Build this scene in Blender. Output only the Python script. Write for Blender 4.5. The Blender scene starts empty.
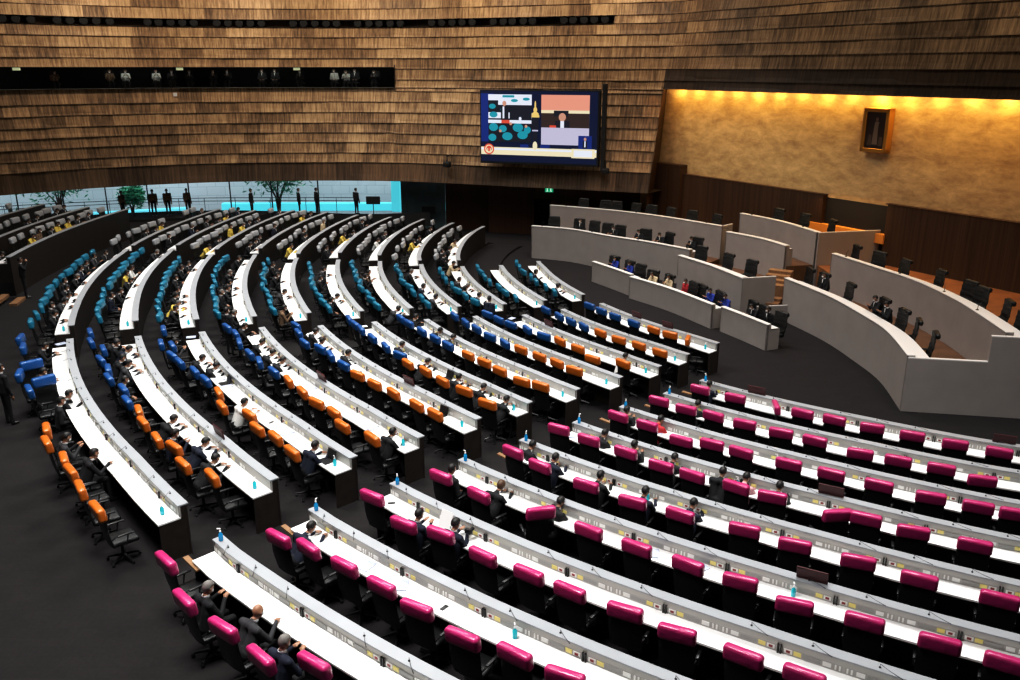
import bpy, bmesh, math, random
from math import sin, cos, pi, radians, degrees, atan2, hypot, sqrt
from mathutils import Vector, Matrix, noise
random.seed(7)
SC = bpy.context.scene
COL = SC.collection
CHAIRS = {"A": [[25.69, 1.45, "B"], [27.18, 1.33, "B"], [29.62, 1.12, "B"], [30.82, 1.43, "B"], [31.95, 0.9, "B"], [32.92, 1.28, "B"], [37.2, 1.3, "O"], [38.33, 1.45, "O"], [39.95, 1.36, "O"], [40.93, 1.41, "O"], [42.24, 1.45, "O"], [43.77, 1.45, "O"], [47.46, 1.15, "M"], [49.22, 1.45, "M"], [50.71, 1.42, "M"], [52.09, 1.45, "M"], [53.05, 1.06, "M"]], "B": [[25.41, 1.45, "B"], [27.05, 1.45, "B"], [28.49, 1.15, "B"], [29.99, 1.3, "B"], [31.45, 1.21, "B"], [32.61, 1.3, "B"], [34.24, 1.13, "B"], [35.65, 1.24, "B"], [36.92, 1.17, "O"], [38.1, 1.29, "O"], [39.83, 1.34, "O"], [40.83, 1.2, "O"], [42.3, 1.35, "O"], [43.7, 1.1, "O"], [48.25, 1.23, "M"], [49.25, 1.06, "M"], [50.61, 0.99, "M"], [51.97, 0.98, "M"], [53.25, 1.05, "M"], [54.75, 1.16, "M"], [55.99, 1.02, "M"], [57.21, 1.01, "M"]], "C": [[25.8, 1.23, "B"], [28.21, 1.45, "B"], [28.78, 1.17, "B"], [30.33, 1.33, "B"], [31.54, 1.25, "B"], [33.13, 1.06, "B"], [34.47, 1.0, "B"], [36.33, 1.01, "O"], [37.85, 1.27, "O"], [39.35, 0.95, "O"], [40.76, 1.16, "O"], [41.94, 1.04, "O"], [43.47, 1.11, "O"], [48.03, 0.9, "M"], [50.0, 1.18, "M"], [51.21, 0.97, "M"], [52.88, 1.03, "M"], [54.37, 0.98, "M"], [55.64, 0.99, "M"], [57.17, 0.96, "M"], [58.55, 1.02, "M"], [60.11, 1.01, "M"], [61.43, 0.98, "M"]], "D": [[26.13, 1.2, "B"], [27.57, 1.07, "B"], [29.27, 1.15, "B"], [31.33, 1.14, "B"], [32.8, 1.1, "B"], [34.57, 1.04, "B"], [36.13, 0.97, "O"], [37.82, 1.02, "O"], [39.38, 1.08, "O"], [40.85, 1.07, "O"], [42.25, 1.3, "O"], [44.04, 1.13, "O"], [48.34, 1.12, "M"], [50.22, 1.15, "M"], [52.52, 0.9, "M"], [54.34, 0.9, "M"], [55.99, 0.9, "M"], [57.6, 0.9, "M"], [59.12, 0.9, "M"], [60.65, 1.1, "M"], [62.35, 0.96, "M"], [64.07, 0.95, "M"], [65.49, 0.99, "M"]], "E": [[26.78, 0.93, "B"], [28.36, 1.06, "B"], [30.37, 1.19, "B"], [31.76, 0.94, "B"], [33.2, 0.91, "B"], [35.01, 0.94, "B"], [36.8, 0.99, "O"], [38.45, 0.97, "O"], [40.06, 0.93, "O"], [42.02, 0.92, "O"], [43.44, 0.9, "O"], [48.6, 0.9, "M"], [50.2, 1.04, "M"], [52.45, 1.12, "M"], [54.4, 1.14, "M"], [56.13, 1.05, "M"], [58.28, 0.9, "M"], [59.93, 0.95, "M"], [61.82, 0.9, "M"], [63.53, 0.96, "M"], [65.6, 0.96, "M"]], "F": [[26.15, 0.9, "B"], [27.49, 0.9, "B"], [28.78, 0.9, "B"], [30.76, 0.9, "B"], [32.83, 0.9, "B"], [34.69, 0.9, "B"], [36.24, 1.09, "O"], [37.9, 1.02, "O"], [39.76, 1.11, "O"], [41.59, 1.08, "O"], [43.72, 1.17, "O"], [48.25, 0.9, "M"], [49.97, 0.9, "M"], [51.91, 0.9, "M"], [53.73, 1.01, "M"], [55.12, 1.02, "M"], [56.92, 0.98, "M"], [58.34, 0.99, "M"], [60.72, 1.05, "M"], [61.67, 0.9, "M"], [63.24, 0.96, "M"], [65.15, 0.93, "M"]], "G": [[26.71, 1.0, "B"], [28.15, 0.97, "B"], [30.35, 0.94, "B"], [32.24, 0.9, "B"], [33.99, 0.9, "B"], [36.43, 0.9, "O"], [38.15, 0.9, "O"], [39.94, 1.01, "O"], [42.11, 1.08, "O"], [43.36, 0.9, "O"], [49.14, 0.91, "M"], [50.88, 0.9, "M"], [53.05, 1.18, "M"], [54.38, 0.9, "M"], [55.82, 0.91, "M"], [58.0, 0.9, "M"], [59.83, 0.9, "M"], [61.77, 0.9, "M"], [63.75, 0.93, "M"], [65.46, 0.9, "M"], [66.76, 0.9, "M"]], "H": [[27.12, 0.9, "B"], [29.15, 0.9, "B"], [30.99, 0.9, "B"], [33.2, 0.96, "B"], [35.18, 0.97, "B"], [36.92, 0.92, "O"], [38.87, 0.9, "O"], [40.61, 0.9, "O"], [42.39, 0.94, "O"], [49.3, 0.94, "M"], [51.12, 0.97, "M"], [52.75, 0.9, "M"], [54.57, 0.9, "M"], [56.55, 0.9, "M"], [58.29, 0.9, "M"], [60.55, 1.08, "M"], [62.27, 1.0, "M"], [64.15, 0.95, "M"], [65.83, 1.17, "M"]], "I": [[26.96, 1.45, "B"], [28.89, 1.4, "B"], [30.64, 1.32, "B"], [32.53, 1.14, "B"], [34.68, 1.1, "B"], [36.43, 1.0, "O"], [38.66, 1.06, "O"], [41.07, 1.45, "O"], [43.19, 0.99, "O"], [49.91, 1.03, "M"], [52.33, 0.97, "M"], [54.96, 0.9, "M"], [56.6, 0.93, "M"], [58.45, 0.9, "M"], [60.56, 0.92, "M"], [62.69, 0.9, "M"], [64.85, 0.92, "M"], [66.97, 0.94, "M"]], "J": [[27.22, 0.9, "B"], [29.73, 0.9, "B"], [31.71, 0.9, "B"], [33.66, 0.9, "B"], [35.96, 0.9, "O"], [38.39, 0.95, "O"], [40.6, 0.9, "O"], [42.95, 0.9, "O"]], "K": [[26.9, 0.9, "B"], [29.28, 0.9, "B"], [31.72, 0.9, "B"], [34.68, 0.9, "B"], [37.52, 0.9, "O"], [39.64, 0.9, "O"], [41.87, 0.9, "O"]]}
HEADS = [["A", 49.54, 1.37, "grey_back"], ["A", 50.57, 1.16, "bald"], ["A", 52.18, 1.33, "grey_back"], ["A", 27.17, 0.67, "dark"], ["A", 30.95, 0.67, "dark"], ["A", 33.96, 0.73, "dark"], ["A", 34.86, 0.65, "dark"], ["A", 38.57, 0.81, "grey"], ["A", 40.41, 0.71, "dark"], ["A", 18.0, 1.4, "grey"], ["A", 18.98, 1.11, "grey"], ["A", 11.62, 1.3, "dark"], ["A", 10.17, 0.53, "dark"], ["B", 48.39, 1.05, "dark"], ["B", 30.92, 0.65, "grey"], ["B", 33.31, 0.67, "dark"], ["B", 38.59, 0.8, "dark"], ["B", 39.81, 0.73, "dark"], ["B", 41.07, 0.59, "dark"], ["B", 42.17, 0.68, "dark"], ["B", 27.32, 0.47, "dark"], ["B", 27.86, 1.3, "dark"], ["B", 28.95, 0.94, "dark"], ["C", 49.87, 0.89, "paper"], ["C", 51.21, 0.3, "camera"], ["C", 30.96, 0.61, "dark"], ["C", 32.44, 0.46, "dark"], ["C", 38.07, 0.81, "white"], ["C", 43.58, 0.72, "laptop"], ["C", 27.77, 1.01, "grey"], ["D", 48.6, 0.79, "dark"], ["D", 49.68, 0.64, "brown"], ["D", 44.15, 0.83, "dark"], ["D", 32.83, 0.7, "dark"], ["D", 31.21, 0.84, "dark"], ["D", 29.29, 0.83, "dark"], ["E", 48.59, 0.46, "dark"], ["E", 50.16, 0.68, "dark"], ["D", 52.14, 0.5, "dark"], ["E", 53.03, 0.95, "dark"], ["E", 54.75, 0.77, "dark"], ["E", 55.88, 0.63, "dark"], ["F", 21.67, 0.7, "dark"], ["F", 49.95, 0.55, "dark"], ["F", 51.82, 0.26, "dark"], ["F", 53.91, 0.57, "dark"], ["F", 56.01, 0.88, "dark"], ["F", 57.1, 0.52, "pink"], ["F", 58.9, 0.7, "greyshirt"], ["F", 36.78, 0.58, "dark"], ["F", 40.27, 0.9, "dark"], ["F", 41.7, 0.6, "dark"], ["F", 43.74, 0.54, "dark"], ["G", 23.59, 0.8, "grey"], ["G", 49.23, 0.62, "dark"], ["G", 50.89, 0.33, "red"], ["G", 30.39, 0.98, "dark"], ["G", 31.05, 0.42, "grey"], ["G", 32.83, 0.3, "dark"], ["H", 50.88, 0.52, "dark"], ["I", 42.22, 0.85, "white"], ["I", 50.06, 0.75, "dark"], ["I", 6.26, 0.94, "cream"], ["I", 13.75, 0.7, "grey"]]
SPOTX = [-28.49, -27.96, -27.37, -26.31, -25.75, -25.13, -24.54, -23.89, -22.02, -21.45, -20.82, -20.18, -19.55, -18.25, -17.6, -16.94, -16.28, -15.61, -13.67, -13.03, -12.32, -11.62, -10.98, -9.64, -8.93, -8.3, -7.6, -6.96, -5.0, -4.36, -3.72, -3.09, -2.46, -1.16, -0.55, 0.0, 0.66, 1.2, 3.03, 3.55, 4.18, 4.75, 5.36]
GALX = [-26.7, -24.2, -23.44, -21.88, -21.08, -20.12, -18.81, -18.02, -15.94, -15.15, -13.6, -11.44, -10.66, -10.14, -8.9]
LK = 1.0

# ------------------------------------------------------------------ layout
CX, CY = 22.029, 42.962            # centre of the concentric seat rows
RK, DR, DZ = 20.815, 1.929, 0.1194
KS = 'ABCDEFGHIJK'
GT = [(-40,.1),(-25,.1),(-15,.08),(-5,-.08),(3,-.15),(6,-.28),(13,-.38),(20,-.46),(26,-.46),(33,-.42),(41,-.42),(45,-.28),(48,-.1),(54,.03),(60,.12),(66,.33),(75,.5),(120,.5)]
def gg(t):
    for (a, va), (b, vb) in zip(GT, GT[1:]):
        if a <= t <= b: return va + (vb-va)*(t-a)/(b-a)
    return .1 if t < 0 else .5
def kidx(k): return 10-KS.index(k)
def R0(k):
    if k == 'Z': return 43.45
    if k == 'Y': return 45.1
    if k == 'X': return 47.1
    return RK+DR*kidx(k)-(.15 if k == 'K' else 0)
def rr(k, t, off=0): return R0(k)+(gg(t) if k in KS else 0)+off
ZF = {'Z': 1.75, 'Y': 2.0, 'X': 2.25}
def zf(k): return ZF[k] if k in ZF else DZ*kidx(k)
def pt(k, t, off=0, z=0):
    r = rr(k, t, off); a = radians(t)
    return Vector((CX-r*cos(a), CY-r*sin(a), zf(k)+z))
# ------------------------------------------------------------------ materials
MATS = {}
def new_mat(name):
    m = bpy.data.materials.new(name); m.use_nodes = True
    nt = m.node_tree; return m, nt, nt.nodes['Principled BSDF']
def plain(name, col, rough=.6, metal=0, spec=.5, emit=None, es=0, bump=0, bscale=40, var=0, vscale=3, coat=0):
    if name in MATS: return MATS[name]
    m, nt, b = new_mat(name)
    b.inputs['Base Color'].default_value = (*col, 1)
    b.inputs['Roughness'].default_value = rough
    b.inputs['Metallic'].default_value = metal
    b.inputs['Specular IOR Level'].default_value = spec
    b.inputs['Coat Weight'].default_value = coat
    if emit:
        b.inputs['Emission Color'].default_value = (*emit, 1); b.inputs['Emission Strength'].default_value = es
    if bump or var:
        tc = nt.nodes.new('ShaderNodeTexCoord')
    if bump:
        n = nt.nodes.new('ShaderNodeTexNoise'); n.inputs['Scale'].default_value = bscale; n.inputs['Detail'].default_value = 4
        nt.links.new(tc.outputs['Object'], n.inputs['Vector'])
        bp = nt.nodes.new('ShaderNodeBump'); bp.inputs['Strength'].default_value = bump; bp.inputs['Distance'].default_value = .02
        nt.links.new(n.outputs['Fac'], bp.inputs['Height']); nt.links.new(bp.outputs['Normal'], b.inputs['Normal'])
    if var:
        n2 = nt.nodes.new('ShaderNodeTexNoise'); n2.inputs['Scale'].default_value = vscale; n2.inputs['Detail'].default_value = 5
        nt.links.new(tc.outputs['Object'], n2.inputs['Vector'])
        r = nt.nodes.new('ShaderNodeValToRGB')
        r.color_ramp.elements[0].position = .3; r.color_ramp.elements[1].position = .7
        r.color_ramp.elements[0].color = (*[c*(1-var) for c in col], 1)
        r.color_ramp.elements[1].color = (*[min(1, c*(1+var)) for c in col], 1)
        nt.links.new(n2.outputs['Fac'], r.inputs['Fac']); nt.links.new(r.outputs['Color'], b.inputs['Base Color'])
    MATS[name] = m
    return m
def wood_uv(name, dark, mid, light, panel=1.8, rough=.55, streak=9.0, pvar=.55):
    """veneer with vertical grain; UV x is metres along the wall, UV y counts the courses"""
    m, nt, b = new_mat(name); N = nt.nodes.new; L = nt.links.new
    uv = N('ShaderNodeUVMap'); uv.uv_map = 'UVMap'
    sep = N('ShaderNodeSeparateXYZ'); L(uv.outputs['UV'], sep.inputs[0])
    fl = N('ShaderNodeMath'); fl.operation = 'FLOOR'; L(sep.outputs['Y'], fl.inputs[0])
    # shift the joints from one course to the next
    sh = N('ShaderNodeTexWhiteNoise'); sh.noise_dimensions = '1D'; L(fl.outputs[0], sh.inputs['W'])
    sm = N('ShaderNodeMath'); sm.operation = 'MULTIPLY'; sm.inputs[1].default_value = panel; L(sh.outputs['Value'], sm.inputs[0])
    ad = N('ShaderNodeMath'); ad.operation = 'ADD'; L(sep.outputs['X'], ad.inputs[0]); L(sm.outputs[0], ad.inputs[1])
    dv = N('ShaderNodeMath'); dv.operation = 'DIVIDE'; dv.inputs[1].default_value = panel; L(ad.outputs[0], dv.inputs[0])
    fx = N('ShaderNodeMath'); fx.operation = 'FLOOR'; L(dv.outputs[0], fx.inputs[0])
    cb = N('ShaderNodeCombineXYZ'); L(fx.outputs[0], cb.inputs[0]); L(fl.outputs[0], cb.inputs[1])
    wn = N('ShaderNodeTexWhiteNoise'); wn.noise_dimensions = '2D'; L(cb.outputs[0], wn.inputs['Vector'])
    mp = N('ShaderNodeCombineXYZ')
    sx = N('ShaderNodeMath'); sx.operation = 'MULTIPLY'; sx.inputs[1].default_value = streak; L(sep.outputs['X'], sx.inputs[0])
    sy = N('ShaderNodeMath'); sy.operation = 'MULTIPLY'; sy.inputs[1].default_value = .55; L(sep.outputs['Y'], sy.inputs[0])
    L(sx.outputs[0], mp.inputs[0]); L(sy.outputs[0], mp.inputs[1])
    wz = N('ShaderNodeMath'); wz.operation = 'MULTIPLY'; wz.inputs[1].default_value = 13; L(wn.outputs['Value'], wz.inputs[0]); L(wz.outputs[0], mp.inputs[2])
    n = N('ShaderNodeTexNoise'); n.inputs['Scale'].default_value = 1; n.inputs['Detail'].default_value = 6; n.inputs['Roughness'].default_value = .7
    L(mp.outputs[0], n.inputs['Vector'])
    mx = N('ShaderNodeMath'); mx.operation = 'MULTIPLY_ADD'; mx.inputs[1].default_value = .22*pvar; L(wn.outputs['Value'], mx.inputs[0])
    L(n.outputs['Fac'], mx.inputs[2])
    r = N('ShaderNodeValToRGB'); cr = r.color_ramp
    cr.elements[0].position = .36; cr.elements[0].color = (*dark, 1)
    cr.elements[1].position = .80; cr.elements[1].color = (*light, 1)
    e = cr.elements.new(.56); e.color = (*mid, 1)
    L(mx.outputs[0], r.inputs['Fac']); L(r.outputs['Color'], b.inputs['Base Color'])
    b.inputs['Roughness'].default_value = rough
    b.inputs['Specular IOR Level'].default_value = .3
    MATS[name] = m; return m

M_carpet = None
def carpet():
    m, nt, b = new_mat('carpet'); N = nt.nodes.new; L = nt.links.new
    g = N('ShaderNodeNewGeometry')
    n = N('ShaderNodeTexNoise'); n.inputs['Scale'].default_value = 14; n.inputs['Detail'].default_value = 6; L(g.outputs['Position'], n.inputs['Vector'])
    n2 = N('ShaderNodeTexBrick'); n2.inputs['Scale'].default_value = 1.0; n2.inputs['Mortar Size'].default_value = .004
    n2.inputs['Color1'].default_value = (.0205, .0182, .0190, 1); n2.inputs['Color2'].default_value = (.0232, .0205, .0213, 1); n2.inputs['Mortar'].default_value = (.0180, .0163, .0170, 1)
    L(g.outputs['Position'], n2.inputs['Vector'])
    mx = N('ShaderNodeMix'); mx.data_type = 'RGBA'; mx.blend_type = 'MULTIPLY'; mx.inputs['Factor'].default_value = .6
    L(n2.outputs['Color'], mx.inputs[6])
    rp = N('ShaderNodeValToRGB'); rp.color_ramp.elements[0].color = (.6, .6, .6, 1); rp.color_ramp.elements[1].color = (1.3, 1.3, 1.3, 1)
    L(n.outputs['Fac'], rp.inputs['Fac']); L(rp.outputs['Color'], mx.inputs[7]); L(mx.outputs[2], b.inputs['Base Color'])
    b.inputs['Roughness'].default_value = .95; b.inputs['Specular IOR Level'].default_value = .15
    return m
CARPET = carpet()
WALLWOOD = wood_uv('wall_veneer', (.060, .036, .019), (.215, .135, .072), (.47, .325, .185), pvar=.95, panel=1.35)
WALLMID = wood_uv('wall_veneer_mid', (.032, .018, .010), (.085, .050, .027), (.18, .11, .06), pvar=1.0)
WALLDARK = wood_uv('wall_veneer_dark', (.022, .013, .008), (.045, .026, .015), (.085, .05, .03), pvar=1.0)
RECESS = wood_uv('recess_veneer', (.045, .020, .011), (.075, .034, .018), (.105, .050, .027), panel=2.4)
WAINS = wood_uv('wainscot_veneer', (.035, .016, .008), (.065, .031, .015), (.10, .050, .024), panel=1.3)
def goldmat():
    m, nt, b = new_mat('gold_stone'); N = nt.nodes.new; L = nt.links.new
    uv = N('ShaderNodeUVMap'); uv.uv_map = 'UVMap'
    mp = N('ShaderNodeMapping'); mp.inputs['Scale'].default_value = (.9, 1.6, 1); L(uv.outputs['UV'], mp.inputs['Vector'])
    n = N('ShaderNodeTexNoise'); n.inputs['Scale'].default_value = 1.1; n.inputs['Detail'].default_value = 12; n.inputs['Roughness'].default_value = .76; n.inputs['Distortion'].default_value = .25
    L(mp.outputs[0], n.inputs['Vector'])
    r = N('ShaderNodeValToRGB'); r.color_ramp.elements[0].position = .34; r.color_ramp.elements[0].color = (.37, .245, .115, 1)
    r.color_ramp.elements[1].position = .64; r.color_ramp.elements[1].color = (.68, .50, .26, 1)
    L(n.outputs['Fac'], r.inputs['Fac']); L(r.outputs['Color'], b.inputs['Base Color'])
    bp = N('ShaderNodeBump'); bp.inputs['Strength'].default_value = .3; bp.inputs['Distance'].default_value = .03
    L(n.outputs['Fac'], bp.inputs['Height']); L(bp.outputs['Normal'], b.inputs['Normal'])
    b.inputs['Roughness'].default_value = .7
    return m
GOLD = goldmat()
M_TOP = plain('white_laminate', (.86, .86, .85), .35, var=.04, vscale=2)
M_LEDGE = plain('white_laminate_dimmed', (.31, .325, .345), .4, var=.05, vscale=3)  # white ledge painted greyer, as it gets less light than the worktop
M_RISER = plain('brushed_aluminium', (.42, .41, .39), .45, .3)
M_DESKWOOD = plain('dark_desk_wood', (.020, .015, .012), .5, var=.25, vscale=6)
M_LEATHER = plain('black_leather', (.005, .0055, .006), .42, bump=.25, bscale=60)
M_PLASTIC = plain('black_plastic', (.010, .010, .011), .35)
M_CHROME = plain('chrome', (.55, .55, .56), .2, .9)
M_MAG = plain('magenta_vinyl', (.44, .026, .145), .33, bump=.6, bscale=9, coat=.3)
M_ORA = plain('orange_vinyl', (.50, .135, .014), .34, bump=.6, bscale=9, coat=.25)
M_BLU = plain('blue_vinyl', (.008, .075, .24), .34, bump=.6, bscale=9, coat=.2)
M_TEA = plain('turquoise_vinyl', (.012, .17, .27), .34, bump=.6, bscale=9, coat=.2)
M_GRY = plain('silver_grey_vinyl', (.36, .37, .385), .35, bump=.6, bscale=9, coat=.1)
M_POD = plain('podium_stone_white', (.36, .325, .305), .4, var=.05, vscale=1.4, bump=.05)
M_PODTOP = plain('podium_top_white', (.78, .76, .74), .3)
M_STAGE = plain('stage_floor_wood_warm_lit', (.26, .11, .04), .5, var=.2, vscale=2)  # orange of the warm light is put into the wood colour
M_WOODTAN = plain('tan_wood', (.25, .14, .07), .5, var=.2, vscale=8)
M_BLACK = plain('matt_black', (.008, .008, .009), .7)
M_SKIN = plain('skin', (.30, .16, .10), .5)
M_HAIR = plain('black_hair', (.010, .009, .009), .5)
M_HAIRG = plain('grey_hair', (.16, .15, .14), .6)
M_HAIRB = plain('brown_hair', (.09, .05, .028), .5)
M_MASK = plain('white_mask', (.75, .77, .78), .6)
M_SHOE = plain('shoe_black', (.01, .01, .01), .3)
M_TROU = plain('dark_trousers', (.006, .006, .008), .8)
M_WHITE = plain('white_cloth', (.72, .72, .72), .7)
M_PAPER = plain('paper', (.8, .8, .79), .6)
M_REDF = plain('dark_red_leatherette', (.055, .003, .005), .5)
OUT = {'dark': (.006, .0065, .009), 'grey': (.03, .03, .034), 'navy': (.006, .010, .026), 'white': (.62, .62, .60), 'yellow': (.62, .47, .10),
       'red': (.42, .03, .04), 'cream': (.52, .42, .28), 'pink': (.55, .30, .32), 'blue': (.02, .05, .30), 'brown': (.16, .10, .06), 'lilac': (.25, .22, .5)}
OUTM = {k: plain('cloth_'+k, v, .8) for k, v in OUT.items()}
# ------------------------------------------------------------------ object helpers
def setp(o, label=None, cat=None, group=None, kind=None):
    if label: o['label'] = label
    if cat: o['category'] = cat
    if group: o['group'] = group
    if kind: o['kind'] = kind
    return o
def link(name, me, parent=None, loc=None, rz=None):
    o = bpy.data.objects.new(name, me); COL.objects.link(o)
    if parent: o.parent = parent
    if loc is not None: o.location = loc
    if rz is not None: o.rotation_euler = (0, 0, rz)
    return o
def thing(name, label, cat, loc=(0, 0, 0), rz=0, group=None):
    o = bpy.data.objects.new(name, None); o.empty_display_size = .2; COL.objects.link(o)
    o.location = loc; o.rotation_euler = (0, 0, rz)
    return setp(o, label, cat, group)
def mesh_from(verts, faces, mats, mi=None, name='m', smooth=False, uvs=None):
    me = bpy.data.meshes.new(name); me.from_pydata([tuple(v) for v in verts], [], faces)
    for m in (mats if isinstance(mats, (list, tuple)) else [mats]): me.materials.append(m)
    if mi: me.polygons.foreach_set('material_index', mi)
    if smooth: me.polygons.foreach_set('use_smooth', [True]*len(me.polygons))
    if uvs:
        l = me.uv_layers.new(name='UVMap')
        for i, lp in enumerate(me.loops): l.data[i].uv = uvs[lp.vertex_index]
    me.update(); return me
class MB:
    """collects shapes into one mesh"""
    def __init__(s): s.v = []; s.f = []; s.m = []
    def add(s, vs, fs, m=0):
        b = len(s.v); s.v += [Vector(v) for v in vs]; s.f += [[i+b for i in f] for f in fs]; s.m += [m]*len(fs); return s
    def box(s, x0, x1, y0, y1, z0, z1, m=0):
        return s.add([(x0,y0,z0),(x1,y0,z0),(x1,y1,z0),(x0,y1,z0),(x0,y0,z1),(x1,y0,z1),(x1,y1,z1),(x0,y1,z1)],
                     [(0,3,2,1),(4,5,6,7),(0,1,5,4),(1,2,6,5),(2,3,7,6),(3,0,4,7)], m)
    def rbox(s, c, d, r=.03, seg=3, m=0, rot=None):
        """rounded box"""
        bm = bmesh.new(); bmesh.ops.create_cube(bm, size=1)
        for v in bm.verts: v.co = Vector((v.co.x*d[0], v.co.y*d[1], v.co.z*d[2]))
        bmesh.ops.bevel(bm, geom=bm.edges[:]+bm.verts[:], offset=min(r, min(d)*.49), segments=seg, affect='EDGES', profile=.5)
        if rot: bmesh.ops.transform(bm, matrix=rot.to_4x4(), verts=bm.verts)
        for v in bm.verts: v.co += Vector(c)
        bm.verts.index_update()
        s.add([v.co.copy() for v in bm.verts], [[v.index for v in f.verts] for f in bm.faces], m); bm.free(); return s
    def tube(s, pts, r, n=8, m=0, caps=True):
        pts = [Vector(p) for p in pts]; rs = r if isinstance(r, (list, tuple)) else [r]*len(pts)
        vs = []; fs = []
        for i, p in enumerate(pts):
            d = (pts[min(i+1, len(pts)-1)]-pts[max(i-1, 0)]).normalized()
            u = d.cross(Vector((0, 0, 1)));
            if u.length < .05: u = d.cross(Vector((1, 0, 0)))
            u.normalize(); w = d.cross(u)
            for j in range(n):
                a = 2*pi*j/n; vs.append(p+(u*cos(a)+w*sin(a))*rs[i])
        for i in range(len(pts)-1):
            for j in range(n): fs.append((i*n+j, i*n+(j+1) % n, (i+1)*n+(j+1) % n, (i+1)*n+j))
        if caps: fs += [tuple(range(n)), tuple(range((len(pts)-1)*n, len(pts)*n))[::-1]]
        return s.add(vs, fs, m)
    def lathe(s, prof, n=12, c=(0, 0, 0), m=0):
        vs = []; fs = []
        for r, z in prof:
            for j in range(n): a = 2*pi*j/n; vs.append((c[0]+r*cos(a), c[1]+r*sin(a), c[2]+z))
        for i in range(len(prof)-1):
            for j in range(n): fs.append((i*n+j, i*n+(j+1) % n, (i+1)*n+(j+1) % n, (i+1)*n+j))
        fs += [tuple(range(n))[::-1], tuple(range((len(prof)-1)*n, len(prof)*n))]
        return s.add(vs, fs, m)
    def ell(s, c, rad, n=12, k=8, m=0):
        vs = []; fs = []
        for i in range(k+1):
            ph = pi*i/k
            for j in range(n):
                a = 2*pi*j/n; vs.append((c[0]+rad[0]*sin(ph)*cos(a), c[1]+rad[1]*sin(ph)*sin(a), c[2]-rad[2]*cos(ph)))
        for i in range(k):
            for j in range(n): fs.append((i*n+j, i*n+(j+1) % n, (i+1)*n+(j+1) % n, (i+1)*n+j))
        return s.add(vs, fs, m)
    def mesh(s, mats, name='m', smooth=False):
        me = mesh_from(s.v, s.f, mats, s.m, name)
        if smooth:
            bm = bmesh.new(); bm.from_mesh(me); bmesh.ops.remove_doubles(bm, verts=bm.verts, dist=1e-5); bm.to_mesh(me); bm.free()
            me.polygons.foreach_set('use_smooth', [True]*len(me.polygons))
            me.set_sharp_from_angle(angle=radians(50))
        return me
def sweep(path, prof, mats, mi=0, name='m', closed=True, uvmode=False):
    """path: function i -> list of (off,z)->Vector frames; prof: list of (off,z)"""
    n = len(prof); vs = []; fs = []; uv = []
    for i, fr in enumerate(path):
        for o, z in prof: vs.append(fr(o, z))
    for i in range(len(path)-1):
        for j in range(n if closed else n-1):
            a, b = i*n+j, i*n+(j+1) % n; fs.append((a, b, b+n, a+n))
    if closed: fs += [tuple(range(n))[::-1], tuple(range((len(path)-1)*n, len(path)*n))]
    me = mesh_from(vs, fs, mats, None, name)
    bm = bmesh.new(); bm.from_mesh(me); bmesh.ops.recalc_face_normals(bm, faces=bm.faces); bm.to_mesh(me); bm.free()
    return me
def catmull(P, n=8):
    P = [Vector((*p, 0)) if len(p) == 2 else Vector(p) for p in P]; out = []
    for i in range(len(P)-1):
        p0 = P[max(i-1, 0)]; p1 = P[i]; p2 = P[i+1]; p3 = P[min(i+2, len(P)-1)]
        for k in range(n):
            t = k/n
            out.append(.5*((2*p1)+(p2-p0)*t+(2*p0-5*p1+4*p2-p3)*t*t+(3*p1-p0-3*p2+p3)*t**3))
    out.append(P[-1]); return out
ORD = ['zeroth', 'first', 'second', 'third', 'fourth', 'fifth', 'sixth', 'seventh', 'eighth', 'ninth', 'tenth', 'eleventh', 'twelfth', 'thirteenth', 'fourteenth',
       'fifteenth', 'sixteenth', 'seventeenth', 'eighteenth', 'nineteenth', 'twentieth', 'twenty-first', 'twenty-second', 'twenty-third', 'twenty-fourth', 'twenty-fifth']
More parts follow.
